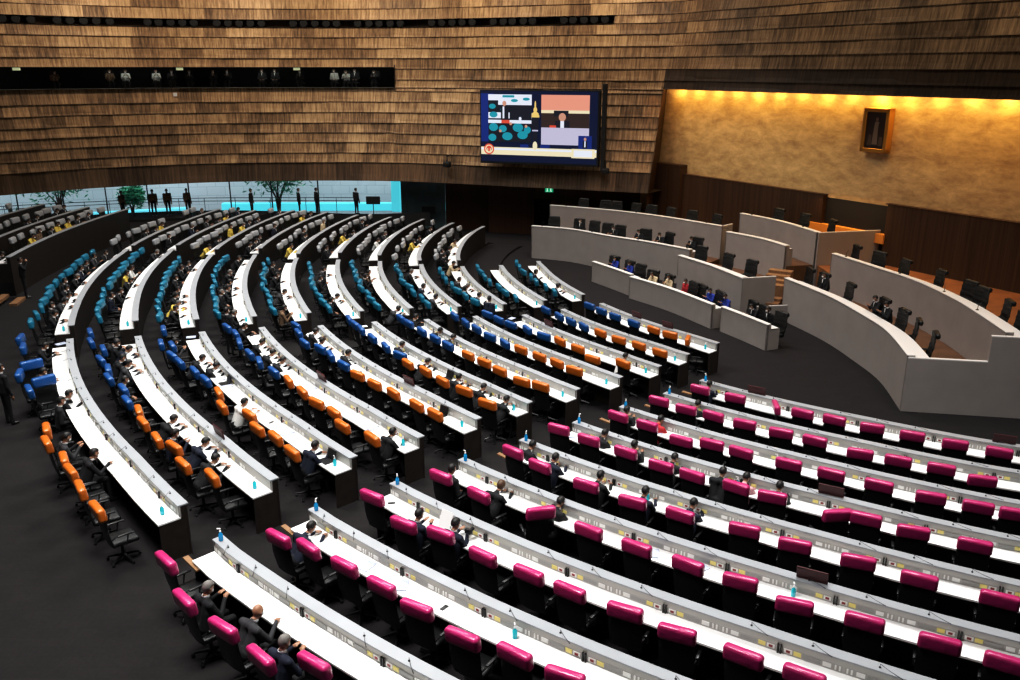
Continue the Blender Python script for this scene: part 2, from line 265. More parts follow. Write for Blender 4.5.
# ------------------------------------------------------------------ floor
def build_floor():
    ts = [-40+i*2.0 for i in range(0, 91)]
    vs = []; fs = []
    W_ = [(-60, 30), (-47, 42), (-38, 49.8), (-31, 54.2), (-24, 57.2), (-16, 58.0), (-7.4, 57.7), (-3, 57.5)]
    lim = {}; last = {}
    for t in ts:
        r = 15.0; lim[t] = 75
        while r < 75:
            x = CX-r*cos(radians(t)); y = CY-r*sin(radians(t))
            if y > 40 and x < -4 and any(xa <= x <= xb and y > ya+(yb-ya)*(x-xa)/(xb-xa) for (xa, ya), (xb, yb) in zip(W_, W_[1:])):
                lim[t] = r; break
            r += .1
    def ring(rf, z):
        b = len(vs); z_ = z
        for t in ts:
            z = z_ if z_ > .65 or t > -20 else z_*max(0, 1-(-20-t)/2)
            a = radians(t); r = rf(t)
            if r > lim[t]: r = lim[t]; z = last.get(t, z)
            else: last[t] = z
            vs.append((CX-r*cos(a), CY-r*sin(a), z))
        return b
    n = len(ts)
    prev = None
    rings = [(lambda t: .5, 0), (lambda t: rr('K', t, .04)-DR, 0)]
    for k in KS[::-1]:
        z = zf(k); zp = z-DZ if k != 'K' else 0
        rings.append((lambda t, k=k: rr(k, t, .04), zp)); rings.append((lambda t, k=k: rr(k, t, .05), z))
    def outer(t):
        r = 41.0
        while r < 75:
            x = CX-r*cos(radians(t)); y = CY-r*sin(radians(t))
            if y > 40 and x < -4:
                W_ = [(-60, 30), (-47, 42), (-38, 49.8), (-31, 54.2), (-24, 57.2), (-16, 58.0), (-7.4, 57.7), (-3, 57.5)]
                for (xa, ya), (xb, yb) in zip(W_, W_[1:]):
                    if xa <= x <= xb and y > ya+(yb-ya)*(x-xa)/(xb-xa): return r
            r += .2
        return 75
    rings.append((outer, zf('A')))
    bs = [ring(rf, z) for rf, z in rings]
    for b0, b1 in zip(bs, bs[1:]):
        for i in range(n-1): fs.append((b0+i, b1+i, b1+i+1, b0+i+1))
    me = mesh_from(vs, fs, CARPET, None, 'floor'); o = link('floor', me); setp(o, kind='structure')
    # floor under the rest of the hall
    me = MB().box(-20, 70, -45, 57.2, -1.0, -.02).mesh([CARPET]); setp(link('floor_base', me), kind='structure')
build_floor()
# ------------------------------------------------------------------ desks
SEC = {
 'grey': {'A': (-11.9, 3.9), 'B': (-13, 3.1), 'C': (-14.9, 3.9), 'D': (-15.8, 2.7), 'E': (-16.2, 4.2), 'F': (-17.2, 2.9), 'G': (-18.3, 3.2), 'H': (-18.3, 4.8), 'I': (-18.5, 3.8)},
 'teal': {'A': (5.2, 23.8), 'B': (4.4, 23.5), 'C': (5.8, 23.8), 'D': (5.3, 23.8), 'E': (5.9, 23.6), 'F': (6, 23.8), 'G': (6, 23.7), 'H': (6.7, 23.9), 'I': (7, 23.9), 'J': (5.6, 23.2), 'K': (2.1, 21.4)},
 'bo': {'A': (26.1, 44.8), 'B': (26.4, 44.9), 'C': (26.4, 45), 'D': (26.3, 45), 'E': (26.8, 44.9), 'F': (26.8, 44.8), 'G': (27.1, 44.9), 'H': (27.2, 45), 'I': (27.9, 45.1), 'J': (27, 44.5), 'K': (25.8, 44)},
 'mag': {'A': (47.1, 58.5), 'B': (47.3, 63), 'C': (47.5, 66), 'D': (47.6, 69), 'E': (47.8, 70), 'F': (48, 71), 'G': (48.2, 72), 'H': (48.6, 73), 'I': (48.8, 74)},
 'outer': {'Z': (-6.2, 10.6), 'Y': (-5, 10.2), 'X': (-4, 9.8)},
}
SECNAME = {'grey': 'grey-seat block', 'teal': 'turquoise-seat block', 'bo': 'blue and orange seat block', 'mag': 'magenta-seat block', 'outer': 'raised side block'}
P_CTRL = [plain('socket_yellow', (.72, .62, .22), .4), plain('socket_red', (.22, .03, .03), .4), plain('socket_white', (.72, .72, .70), .4), plain('socket_vent', (.30, .30, .29), .5), plain('socket_backing', (.36, .35, .33), .5)]
def frames(k, t0, t1, step=1.0):
    n = max(2, int(math.ceil((t1-t0)/step))+1)
    return [(lambda o, z, t=t0+(t1-t0)*i/(n-1): pt(k, t, o, z)) for i in range(n)]
def desk(sec, k):
    t0, t1 = SEC[sec][k]
    fromp = ORD[kidx(k)+1] if k in KS else None
    if sec == 'outer':
        lab = {'Z': 'long dark desk front with white top beside the left walkway', 'Y': 'second raised desk row behind the left walkway wall', 'X': 'rearmost raised desk row at the far left, under the window'}[k]
    else:
        lab = 'curved white-topped desk, %s row back from the podium, %s' % (fromp, SECNAME[sec])
    base = pt(k, (t0+t1)/2, .3, 0)
    D = thing('curved_desk', lab, 'desk', base, 0, None)
    def part(name, prof, mat):
        me = sweep(frames(k, t0, t1), prof, [mat]); me.transform(Matrix.Translation(-base)); return link(name, me, D)
    wt0, wt1 = (.17, .62)
    part('worktop', [(wt0, .815), (wt1, .815), (wt1, .85), (wt0, .85)], M_TOP)
    part('ledge', [(0, 1.07), (.21, 1.07), (.21, 1.10), (0, 1.10)], M_LEDGE)
    part('riser_panel', [(.16, .85), (.19, .85), (.19, 1.07), (.16, 1.07)], M_RISER)
    low = -.02-DZ if k in KS[1:] or k == 'A' else (zf('A')-zf(k) if k == 'Z' else -.27)
    if k == 'K': low = .0
    part('front_panel', [(.03, low), (.06, low), (.06, 1.07), (.03, 1.07)], M_DESKWOOD)
    for t in (t0, t1):
        s = 1 if t == t0 else -1
        dth = degrees(.035/R0(k))
        def fr(tt): return (lambda o, z, tt=tt: pt(k, tt, o, z))
        me = sweep([fr(t+s*dth*.3), fr(t+s*dth*1.3)], [(.04, 0), (.60, 0), (.60, .815), (.19, .815), (.19, 1.07), (.04, 1.07)], [M_DESKWOOD])
        me.transform(Matrix.Translation(-base)); link('end_panel', me, D)
    if sec == 'mag':
        me = sweep(frames(k, t0-degrees(.32/R0(k)), t0+degrees(.25/R0(k)), .3), [(.56, .755), (.665, .755), (.665, .79), (.56, .79)], [M_WOODTAN]); me.transform(Matrix.Translation(-base)); link('wooden_rail', me, D)
    # socket strips, dividers and microphones, one set for each pair of seats
    if sec in ('mag', 'bo', 'teal') :
        L = 1.85; arc = radians(t1-t0)*R0(k); n = max(1, int(arc/L)); dt = degrees(L/R0(k))
        for i in range(n):
            tc = t0+dt*(.5+i)
            if tc+dt*.3 > t1: break
            mb = MB()
            def slot(a, b, z0, z1, m, off=.192, th=.010):
                ta, tb = tc+degrees(a/R0(k)), tc+degrees(b/R0(k))
                P = [pt(k, ta, off, z0), pt(k, tb, off, z0), pt(k, tb, off+th, z0), pt(k, ta, off+th, z0), pt(k, ta, off, z1), pt(k, tb, off, z1), pt(k, tb, off+th, z1), pt(k, ta, off+th, z1)]
                mb.add([p-base for p in P], [(0,3,2,1),(4,5,6,7),(0,1,5,4),(1,2,6,5),(2,3,7,6),(3,0,4,7)], m)
            for sg in (-1, 1):
                def S(a, b, z0, z1, m, **kw):
                    x, y = sorted((a*sg, b*sg)); slot(x, y, z0, z1, m, **kw)
                S(.02, .91, .875, .975, 4, off=.188, th=.006); S(.07, .19, .885, .955, 2); S(.10, .16, .90, .94, 1, off=.198)
                S(.21, .32, .885, .955, 0)
                S(.34, .60, .885, .955, 3)
                S(.63, .75, .885, .955, 2)
                for q in range(2): S(.80+q*.06, .825+q*.06, .88, .96, 2)
            link('control_panel', mb.mesh(P_CTRL), D)
            mb = MB()
            for sg in ((-1, 1) if sec == 'mag' else (1,)):
                ta, tb = tc+degrees((sg*.022-.011)/R0(k)), tc+degrees((sg*.022+.011)/R0(k))
                P = [pt(k, a, o, z)-base for z in (.85, 1.0) for a, o in ((ta, .19), (tb, .19), (tb, .225), (ta, .225))]
                mb.add(P, [(0,3,2,1),(4,5,6,7),(0,1,5,4),(1,2,6,5),(2,3,7,6),(3,0,4,7)], 0)
            link('divider_post', mb.mesh([M_PLASTIC]), D)
            if sec in ('mag', 'bo'):
                for dd in (-.46, .46):
                    if dd > 0 and i % 2: continue
                    tm = tc+degrees(dd/R0(k))
                    p0 = pt(k, tm, .12, 1.10); p1 = pt(k, tm+degrees(.14/R0(k)), .24, 1.17); p2 = pt(k, tm+degrees(.30/R0(k)), .36, 1.19)
                    mb = MB().lathe([(.018, 0), (.018, .012), (.008, .02)], 8, p0-base).tube([p0-base, p0-base+Vector((0, 0, .06)), p1-base, p2-base], [.004, .004, .004, .007], 5)
                    link('microphone', mb.mesh([M_PLASTIC]), D)
    return D
for sec in SEC:
    for k in SEC[sec]: desk(sec, k)
# raised side block platforms
for i, (a, b, z) in enumerate(((43.5, 45.15, 1.75), (45.15, 47.15, 2.0), (47.15, 49.5, 2.25))):
    vs = []; fs = []; ts = [-6.2+j*.6 for j in range(29)]
    for t in ts:
        for r, zz in ((a, 1.19), (a, z), (b, z), (b, 1.19)): vs.append((CX-r*cos(radians(t)), CY-r*sin(radians(t)), zz))
    for j in range(len(ts)-1):
        for q in range(3): fs.append((j*4+q, j*4+4+q, j*4+5+q, j*4+1+q))
    fs += [(0, 1, 2, 3), tuple(len(vs)-1-q for q in range(4))]
    setp(link('floor_tier', mesh_from(vs, fs, CARPET)), kind='structure')
# ------------------------------------------------------------------ chairs
def chair_meshes():
    H = {}
    seat = MB().rbox((0, .02, .475), (.52, .52, .10), .045, 3).rbox((0, -.01, .43), (.40, .40, .05), .02, 2)
    H['seat'] = seat.mesh([M_LEATHER], 'seat', True)
    # padded high back leaning backwards, slightly dished
    bm = bmesh.new(); bmesh.ops.create_grid(bm, x_segments=8, y_segments=10, size=.5)
    vs = []
    for v in bm.verts:
        u, w = v.co.x*2, v.co.y+.5
        wd = .265+.02*sin(w*pi)-(.03 if w > .85 else 0)
        z = .50+w*.74; y = -.235-.10*w-.03*sin(w*pi)+.035*u*u
        v.co = Vector((u*wd, y, z))
    r = bmesh.ops.solidify(bm, geom=bm.faces[:], thickness=.075)
    bmesh.ops.recalc_face_normals(bm, faces=bm.faces)
    me = bpy.data.meshes.new('back'); bm.to_mesh(me); bm.free(); me.materials.append(M_LEATHER)
    me.polygons.foreach_set('use_smooth', [True]*len(me.polygons)); me.set_sharp_from_angle(angle=radians(60))
    H['backrest'] = me
    for nm, m in (('M', M_MAG), ('O', M_ORA), ('B', M_BLU), ('T', M_TEA), ('G', M_GRY)):
        mb = MB().rbox((0, -.325, 1.165), (.60, .165, .28), .060, 4, rot=None)
        me = mb.mesh([m], 'cover', True)
        for v in me.vertices:
            c = v.co
            q = noise.noise(Vector((c.x*9, c.y*9, c.z*9+ord(nm))))*.010
            c.x *= 1+q; c.z += q*.9; c.y += q*.6-(c.z-1.15)*.12
        H['head'+nm] = me
    for s in (-1, 1):
        mb = MB().tube([(s*.22, .0, .44), (s*.29, .02, .46), (s*.295, .05, .60), (s*.29, .06, .665)], .016, 6).tube([(s*.25, -.24, .60), (s*.29, -.16, .665)], .014, 6)
        mb.rbox((s*.29, .02, .675), (.06, .32, .035), .015, 2)
        H['arm%d' % s] = mb.mesh([M_PLASTIC], 'arm', True)
    mb = MB().tube([(0, 0, .10), (0, 0, .41)], .03, 8)
    for i in range(5):
        a = 2*pi*i/5+.3
        mb.tube([(0, 0, .12), (.16*cos(a), .16*sin(a), .105), (.30*cos(a), .30*sin(a), .075)], [.035, .024, .016], 6)
    H['base'] = mb.mesh([M_PLASTIC], 'star', True)
    mb = MB()
    for sx in (-.014, .014):
        vs = [(sx-.009, .028*cos(2*pi*j/10), .028+.028*sin(2*pi*j/10)) for j in range(10)]+[(sx+.009, .028*cos(2*pi*j/10), .028+.028*sin(2*pi*j/10)) for j in range(10)]
        mb.add(vs, [(j, (j+1) % 10, 10+(j+1) % 10, 10+j) for j in range(10)]+[tuple(range(10))[::-1], tuple(range(10, 20))], 0)
    mb.tube([(0, 0, .03), (0, 0, .075)], .008, 6, 1)
    H['caster'] = mb.mesh([M_PLASTIC, M_CHROME], 'caster')
    # base with casters in one mesh, for the chairs too far away to show them
    mb = MB().tube([(0, 0, .10), (0, 0, .41)], .03, 6)
    for i in range(5):
        a = 2*pi*i/5+.3
        mb.tube([(0, 0, .12), (.30*cos(a), .30*sin(a), .075)], [.033, .016], 5)
        mb.ell((.30*cos(a), .30*sin(a), .03), (.03, .03, .03), 6, 4)
    H['farbase'] = mb.mesh([M_PLASTIC], 'farbase', True)
    # podium armchair: wide padded back with a rolled top
    mb = MB().rbox((0, 0, .47), (.58, .56, .13), .05, 3); H['pseat'] = mb.mesh([M_LEATHER], 'pseat', True)
    bm = bmesh.new(); bmesh.ops.create_grid(bm, x_segments=8, y_segments=14, size=.5)
    for v in bm.verts:
        u, w = v.co.x*2, v.co.y+.5
        wd = .31+.05*sin(w*pi*.9); v.co = Vector((u*wd, -.20-.14*w-.05*sin(w*pi)+.07*u*u-.012*cos(w*22), .50+w*.82))
    bmesh.ops.solidify(bm, geom=bm.faces[:], thickness=.12); bmesh.ops.recalc_face_normals(bm, faces=bm.faces)
    me = bpy.data.meshes.new('pb'); bm.to_mesh(me); bm.free()
    mb = MB().add([v.co.copy() for v in me.vertices], [list(p.vertices) for p in me.polygons])
    mb.rbox((0, -.36, 1.27), (.62, .15, .17), .06, 3)
    H['pback'] = mb.mesh([M_LEATHER], 'pback', True)
    for s in (-1, 1):
        H['parm%d' % s] = MB().rbox((s*.31, .0, .66), (.08, .40, .06), .025, 2).rbox((s*.31, .05, .55), (.05, .10, .20), .02, 2).mesh([M_LEATHER], 'parm', True)
    return H
CM = chair_meshes()
CASTER_POS = [(.30*cos(2*pi*i/5+.3), .30*sin(2*pi*i/5+.3), 0) for i in range(5)]
COLN = {'M': 'magenta', 'O': 'orange', 'B': 'blue', 'T': 'turquoise', 'G': 'grey'}
CSPEC = []
def put_chair(*a): CSPEC.append(a)
def real_chair(k, t, off, c, label, group, yaw=0, lod=1):
    # off = radial place of the headrest measured from the desk's front edge
    p = pt(k, t, off-.325, 0)
    rz = radians(t-90+yaw)
    p = pt(k, t, off, 0)-Vector((-sin(rz), cos(rz), 0))*(-.325)*1.0
    e = thing('office_chair', label, 'chair', p, rz, group)
    link('seat', CM['seat'], e); link('backrest', CM['backrest'], e)
    h = link('headrest', CM['head'+c], e); h['label'] = COLN[c]+' vinyl headrest cover'
    link('armrest', CM['arm-1'], e); link('armrest', CM['arm1'], e)
    if lod == 2:
        b = link('star_base', CM['base'], e)
        for q in CASTER_POS: link('caster', CM['caster'], b, q)
    else: link('star_base', CM['farbase'], e)
    return e
CHAIRPOS = []
def seatrow(k, sec, lst):
    pass
for k in KS:
    lst = CHAIRS[k]
    mags = [c for c in lst if c[2] == 'M']
    row = ORD[kidx(k)-1]
    for i, (t, off, c) in enumerate(mags):
        yaw = random.uniform(-7, 7)
        if (k, i) in ((('D'), 2),): yaw = 50
        if (k, i) == ('I', 2): yaw = -62
        if (k, i) == ('F', 7): yaw = 35
        near = k in 'AB'
        put_chair(k, t, off, c, 'magenta-topped black chair, %s from the aisle, %s magenta row back from podium' % (ORD[i+1], row), 'magenta-topped chairs', yaw, 2 if near else 1)
        CHAIRPOS.append((k, t, off))
    o = [c for c in lst if c[2] == 'O'][::-1]
    for i, (t, off, c) in enumerate(o):
        yaw = random.uniform(-9, 9)
        if k == 'K' and i == 0: yaw = -60
        put_chair(k, t, off, c, 'orange-topped black chair, %s from the lower aisle, %s desk row back from podium' % (ORD[i+1], ORD[kidx(k)+1]), 'orange-topped chairs', yaw, 2 if k == 'A' and i < 3 else 1)
        CHAIRPOS.append((k, t, off))
    b = [c for c in lst if c[2] == 'B']
    for i, (t, off, c) in enumerate(b):
        yaw = random.uniform(-12, 12)
        if k == 'A' and i in (2, 4): yaw = -75
        put_chair(k, t, off, c, 'blue-topped black chair, %s from the middle aisle, %s desk row back from podium' % (ORD[i+1], ORD[kidx(k)+1]), 'blue-topped chairs', yaw, 1)
        CHAIRPOS.append((k, t, off))
    if k in SEC['teal']:
        t0, t1 = SEC['teal'][k]; st = degrees(.95/R0(k)); n = int((t1-t0-.3)/st); i = 0
        for i in range(n):
            t = t1-st*(.55+i)
            if t < t0+.3: break
            f = (t-t0)/(t1-t0); off = (1.34-.12*f)+random.uniform(-.07, .07)
            put_chair(k, t, off, 'T', 'turquoise-topped black chair, %s from the middle aisle, %s desk row back from podium' % (ORD[i+1], ORD[kidx(k)+1]), 'turquoise-topped chairs', random.uniform(-14, 14), 1)
            CHAIRPOS.append((k, t, off))
for k in list(SEC['grey'])+['Z', 'Y', 'X']:
    t0, t1 = SEC['grey'][k] if k in SEC['grey'] else SEC['outer'][k]
    st = degrees(.95/R0(k)); n = int((t1-t0-.3)/st)
    for i in range(n):
        t = t1-st*(.6+i)
        if t < t0+.4: break
        if random.random() < .05: continue
        off = 1.2+random.uniform(-.08, .1)
        if k in KS: lab = 'grey-topped black chair, %s from the far aisle, %s desk row back from podium' % (ORD[i+1], ORD[kidx(k)+1])
        else: lab = 'grey-topped black chair, %s from the near end, %s raised row at the left' % (ORD[i+1], {'Z': 'front', 'Y': 'middle', 'X': 'rear'}[k])
        put_chair(k, t, off, 'G', lab, 'grey-topped chairs', random.uniform(-14, 14), 1)
        CHAIRPOS.append((k, t, off))
CSPEC.sort(key=lambda a: (pt(a[0], a[1], a[2], 0)-Vector((0, 0, 10.3))).length)
for a in CSPEC[:300]: real_chair(*a)
mb = MB(); cmat = [M_LEATHER, M_GRY, M_TEA, M_PLASTIC]
for (k, t, off, c, label, group, yaw, lod) in CSPEC[300:]:
    rz = radians(t-90+yaw); p = pt(k, t, off, 0)+Vector((-sin(rz), cos(rz), 0))*.325; R_ = Matrix.Translation(p) @ Matrix.Rotation(rz, 4, 'Z')
    for nm, mi_ in (('seat', 0), ('backrest', 0), ('head'+c, 1 if c == 'G' else 2), ('arm-1', 3), ('arm1', 3), ('farbase', 3)):
        me = CM[nm]; mb.add([R_ @ v.co for v in me.vertices], [list(q.vertices) for q in me.polygons], mi_)
if mb.v:
    me = mb.mesh(cmat, 'far_chairs'); me.polygons.foreach_set('use_smooth', [True]*len(me.polygons))
    setp(link('office_chairs', me), 'black chairs with grey and turquoise tops filling the farthest seat rows', 'chairs', None, 'stuff')
# ------------------------------------------------------------------ people
def caps(mb, a, b, r0, r1):
    a = Vector(a); b = Vector(b); n = 5
    mb.tube([a+(b-a)*i/n for i in range(n+1)], [r0+(r1-r0)*i/n for i in range(n+1)], 10)
    mb.ell(a, (r0, r0, r0), 10, 6); mb.ell(b, (r1, r1, r1), 10, 6)
def body_mesh(joints, name):
    """joints: dict of positions; returns (mesh, head centre). One continuous remeshed surface."""
    J = {k: Vector(v) for k, v in joints.items()}
    segs = []   # (a,b,r0,r1,mat) mat: 0 cloth,1 skin,2 trousers,3 shoe
    def S(a, b, r0, r1, m): segs.append((Vector(a), Vector(b), r0, r1, m))
    pel, chest, neck, head = J['pelvis'], J['chest'], J['neck'], J['head']
    ax = Vector((1, 0, 0))
    for s in (-.085, .085):
        S(pel+ax*s, chest+ax*s*1.15-Vector((0, 0, .05)), .115, .115, 0)
        S(chest+ax*s*1.2-Vector((0, 0, .05)), chest+ax*s*1.1+Vector((0, 0, .08)), .11, .085, 0)
    S(pel+ax*-.08, pel+ax*.08, .12, .12, 2)
    S(chest+Vector((0, 0, .10)), neck, .075, .058, 0)
    S(neck, head-Vector((0, 0, .05)), .052, .05, 1)
    for sd, s in (('l', -1), ('r', 1)):
        sh = J['sh'+sd]; el = J['el'+sd]; wr = J['wr'+sd]; ha = J['ha'+sd]
        S(chest+ax*s*.08+Vector((0, 0, .08)), sh, .08, .068, 0)
        S(sh, el, .062, .048, 0); S(el, wr, .047, .034, 0)
        d = (ha-wr).normalized(); side = d.cross(Vector((0, 0, 1)));
        side = side.normalized() if side.length > .1 else Vector((1, 0, 0))
        palm = wr+d*.055
        S(wr, palm, .028, .034, 1)
        for q, (w, ln) in enumerate(((-.033, .060), (-.011, .075), (.011, .070), (.033, .052))):
            b0 = palm+side*w+d*.02; b1 = b0+d*ln*.55; b2 = b1+(d*.6-Vector((0, 0, .6)))*ln*.55
            S(b0, b1, .0115, .0105, 1); S(b1, b2, .0105, .0095, 1)
        th = palm-side*s*.03-d*.02
        S(th, th-side*s*.03+d*.03, .013, .011, 1)
        hp = pel+ax*s*.09; kn = J['kn'+sd]; an = J['an'+sd]
        S(hp, kn, .088, .062, 2); S(kn, an, .06, .042, 2)
        fd = J.get('foot', Vector((0, 1, 0)))
        S(an-Vector((0, 0, .04)), an+fd*.15-Vector((0, 0, .05)), .042, .034, 3)
    mb = MB()
    for a, b, r0, r1, m in segs: caps(mb, a, b, r0, r1)
    # skull, jaw, nose, ears
    R = Matrix.Rotation(-J['tilt'][0], 3, 'X') if 'tilt' in J else Matrix.Identity(3)
    def E(c, rad):
        k0 = len(mb.v); mb.ell((0, 0, 0), rad, 14, 10)
        for i in range(k0, len(mb.v)): mb.v[i] = R @ (mb.v[i]+Vector(c))+head
    E((0, -.008, .02), (.075, .092, .095)); E((0, .02, -.045), (.056, .065, .065)); E((0, .088, -.012), (.013, .020, .022))
    E((-.078, 0, -.005), (.012, .02, .03)); E((.078, 0, -.005), (.012, .02, .03)); E((0, .078, -.052), (.022, .012, .009))
    me = mb.mesh([M_SKIN], name)
    ob = bpy.data.objects.new('tmp', me); COL.objects.link(ob)
    md = ob.modifiers.new('r', 'REMESH'); md.mode = 'VOXEL'; md.voxel_size = .0145
    sm = ob.modifiers.new('s', 'SMOOTH'); sm.factor = .5; sm.iterations = 3
    dg = bpy.context.evaluated_depsgraph_get(); ev = ob.evaluated_get(dg)
    out = bpy.data.meshes.new_from_object(ev); bpy.data.objects.remove(ob)
    out.materials.clear()
    for m in (OUTM['dark'], M_SKIN, M_TROU, M_SHOE, M_HAIR): out.materials.append(m)
    mi = []
    for p in out.polygons:
        c = p.center; best = (1e9, 0)
        for a, b, r0, r1, m in segs:
            ab = b-a; l2 = ab.length_squared; t = max(0, min(1, (c-a).dot(ab)/l2)) if l2 > 1e-9 else 0
            dd = (c-(a+ab*t)).length-(r0+(r1-r0)*t)
            if dd < best[0]: best = (dd, m)
        if (c-head).length < .13: best = (0, 1)
        mi.append(best[1])
    # eyes
    out.polygons.foreach_set('material_index', mi)
    out.polygons.foreach_set('use_smooth', [True]*len(out.polygons)); out.update()
    # hair, mask, collar in head space
    def cap_mesh(test, scale, mat, nm):
        bm = bmesh.new(); bmesh.ops.create_uvsphere(bm, u_segments=20, v_segments=14, radius=1)
        for v in bm.verts: v.co = Vector((v.co.x*.075*scale, v.co.y*.092*scale, v.co.z*.095*scale))+Vector((0, -.008, .02))
        bmesh.ops.delete(bm, geom=[v for v in bm.verts if not test(v.co)], context='VERTS')
        bmesh.ops.solidify(bm, geom=bm.faces[:], thickness=.006)
        for v in bm.verts: v.co = R @ v.co+head
        m2 = bpy.data.meshes.new(nm); bm.to_mesh(m2); bm.free(); m2.materials.append(mat)
        m2.polygons.foreach_set('use_smooth', [True]*len(m2.polygons)); return m2
    hair = lambda c: (c.z > .055 and True) or (c.y < .02 and c.z > -.02) or (c.y < -.04 and c.z > -.06)
    hairl = lambda c: (c.z > .055) or (c.y < .025)
    hs = {'black': cap_mesh(hair, 1.13, M_HAIR, 'hair'), 'grey': cap_mesh(hair, 1.11, M_HAIRG, 'hair'), 'brown': cap_mesh(hairl, 1.16, M_HAIRB, 'hair'),
          'long': cap_mesh(hairl, 1.2, M_HAIR, 'hair')}
    mb = MB(); k0 = 0
    mb.ell((0, .058, -.038), (.052, .042, .042), 12, 8)
    for v in mb.v: v.xyz = R @ v+head
    mask = mb.mesh([M_MASK], 'mask', True)
    mb = MB()
    for s in (-1, 1):
        mb.ell((s*.03, .083, .012), (.010, .006, .006), 8, 6)
    for v in mb.v: v.xyz = R @ v+head
    eyes = mb.mesh([M_HAIR], 'eyes', True)
    mb = MB(); nn = neck-Vector((0, 0, .0))
    mb.lathe([(.062, -.025), (.066, -.02), (.060, .022), (.055, .02)], 14, nn)
    mb.add([chest+Vector((-.035, .118, .14)), chest+Vector((.035, .118, .14)), chest+Vector((.006, .135, -.04)), chest+Vector((-.006, .135, -.04))], [(0, 1, 2, 3)])
    coll = mb.mesh([M_WHITE], 'collar', True)
    return dict(body=out, hair=hs, mask=mask, eyes=eyes, collar=coll)
def sit(lean=0, hands='desk', tilt=.25, shift=0):
    py = -.12+shift
    J = dict(pelvis=(0, py, .60), chest=(0, py+.02+lean*.55, .95-lean*.25), neck=(0, py+.04+lean*.85, 1.13-lean*.35), head=(0, py+.09+lean*1.0, 1.25-lean*.42))
    cz = J['chest'][2]; cy = J['chest'][1]
    J['shl'] = (-.19, cy, cz+.09); J['shr'] = (.19, cy, cz+.09)
    if hands == 'desk':
        J['ell'] = (-.25, cy+.15, cz-.14); J['elr'] = (.25, cy+.15, cz-.14)
        J['wrl'] = (-.12, cy+.36, .905); J['wrr'] = (.13, cy+.38, .905); J['hal'] = (-.06, cy+.48, .90); J['har'] = (.08, cy+.5, .90)
    elif hands == 'lap':
        J['ell'] = (-.27, cy-.02, .74); J['elr'] = (.27, cy-.02, .74)
        J['wrl'] = (-.14, cy+.2, .69); J['wrr'] = (.14, cy+.2, .69); J['hal'] = (-.05, cy+.28, .68); J['har'] = (.05, cy+.28, .68)
    elif hands == 'chin':
        J['ell'] = (-.22, cy+.20, .84); J['elr'] = (.25, cy+.15, cz-.14)
        J['wrl'] = (-.09, cy+.17, 1.04-lean*.3); J['wrr'] = (.12, cy+.38, .905); J['hal'] = (-.05, cy+.14, 1.12-lean*.3); J['har'] = (.05, cy+.48, .90)
    else:
        J['ell'] = (-.24, cy+.12, cz-.16); J['elr'] = (.24, cy+.12, cz-.16)
        J['wrl'] = (-.10, cy+.30, cz+.03); J['wrr'] = (.10, cy+.30, cz+.03); J['hal'] = (-.06, cy+.38, cz+.08); J['har'] = (.06, cy+.38, cz+.08)
    J['knl'] = (-.11, .33+shift, .56); J['knr'] = (.11, .33+shift, .56); J['anl'] = (-.12, .30+shift, .09); J['anr'] = (.12, .33+shift, .09)
    J['tilt'] = (tilt, 0, 0)
    return J
def stand(hands='down', tilt=.1):
    J = dict(pelvis=(0, 0, .95), chest=(0, .01, 1.27), neck=(0, .0, 1.47), head=(0, .02, 1.60), shl=(-.2, 0, 1.38), shr=(.2, 0, 1.38),
             knl=(-.1, .02, .50), knr=(.1, .02, .50), anl=(-.11, 0, .09), anr=(.11, .02, .09), tilt=(tilt, 0, 0))
    if hands == 'down': J.update(ell=(-.235, 0, 1.10), elr=(.235, 0, 1.10), wrl=(-.23, .08, .86), wrr=(.23, .08, .86), hal=(-.22, .10, .76), har=(.22, .10, .76))
    else: J.update(ell=(-.27, .12, 1.24), elr=(.27, .12, 1.24), wrl=(-.10, .24, 1.52), wrr=(.10, .24, 1.52), hal=(-.05, .22, 1.60), har=(.05, .22, 1.60))
    return J
POSE = {
 'write': body_mesh(sit(.18, 'desk', .45), 'w'), 'hunch': body_mesh(sit(.32, 'desk', .6), 'h'), 'upright': body_mesh(sit(.02, 'lap', .1), 'u'),
 'phone': body_mesh(sit(.06, 'phone', .4), 'p'), 'chin': body_mesh(sit(.20, 'chin', .2), 'c'),
 'stand': body_mesh(stand(), 's'), 'shoot': body_mesh(stand('up'), 't')}
POSEW = {'write': 'writing', 'hunch': 'bent forward', 'upright': 'upright', 'phone': 'hands raised', 'chin': 'chin in hand', 'stand': 'standing', 'shoot': 'raising a camera'}
def person(loc, rz, pose, outfit, label, group=None, hair='black', mask=True, collar=True, bald=False):
    P = POSE[pose]
    o = link('person', P['body'], None, loc, rz); setp(o, label, 'person', group)
    o.material_slots[0].link = 'OBJECT'; o.material_slots[0].material = OUTM[outfit]
    if not bald: link('hair', P['hair'][hair], o)
    link('eyes', P['eyes'], o)
    if mask: link('face_mask', P['mask'], o)
    if collar and outfit in ('dark', 'grey', 'navy'): link('shirt_collar', P['collar'], o)
    return o
OUTW = {'dark': 'dark suit', 'grey': 'grey suit', 'navy': 'navy suit', 'white': 'white shirt', 'yellow': 'yellow shirt', 'red': 'red top', 'cream': 'cream jacket', 'pink': 'pink top',
        'blue': 'blue jacket', 'brown': 'brown uniform', 'lilac': 'lilac top'}
FWD = {'write': .10, 'hunch': .08, 'upright': .02, 'phone': .05, 'chin': .10}
def seated(k, t, off, outfit, pose, label, **kw):
    # off: the chair's headrest place; the body sits on that chair
    rz = radians(t-90); q = pt(k, t, off, 0)+Vector((-sin(rz), cos(rz), 0))*(.325+FWD[pose])
    return person(q, rz, pose, outfit, label, **kw)
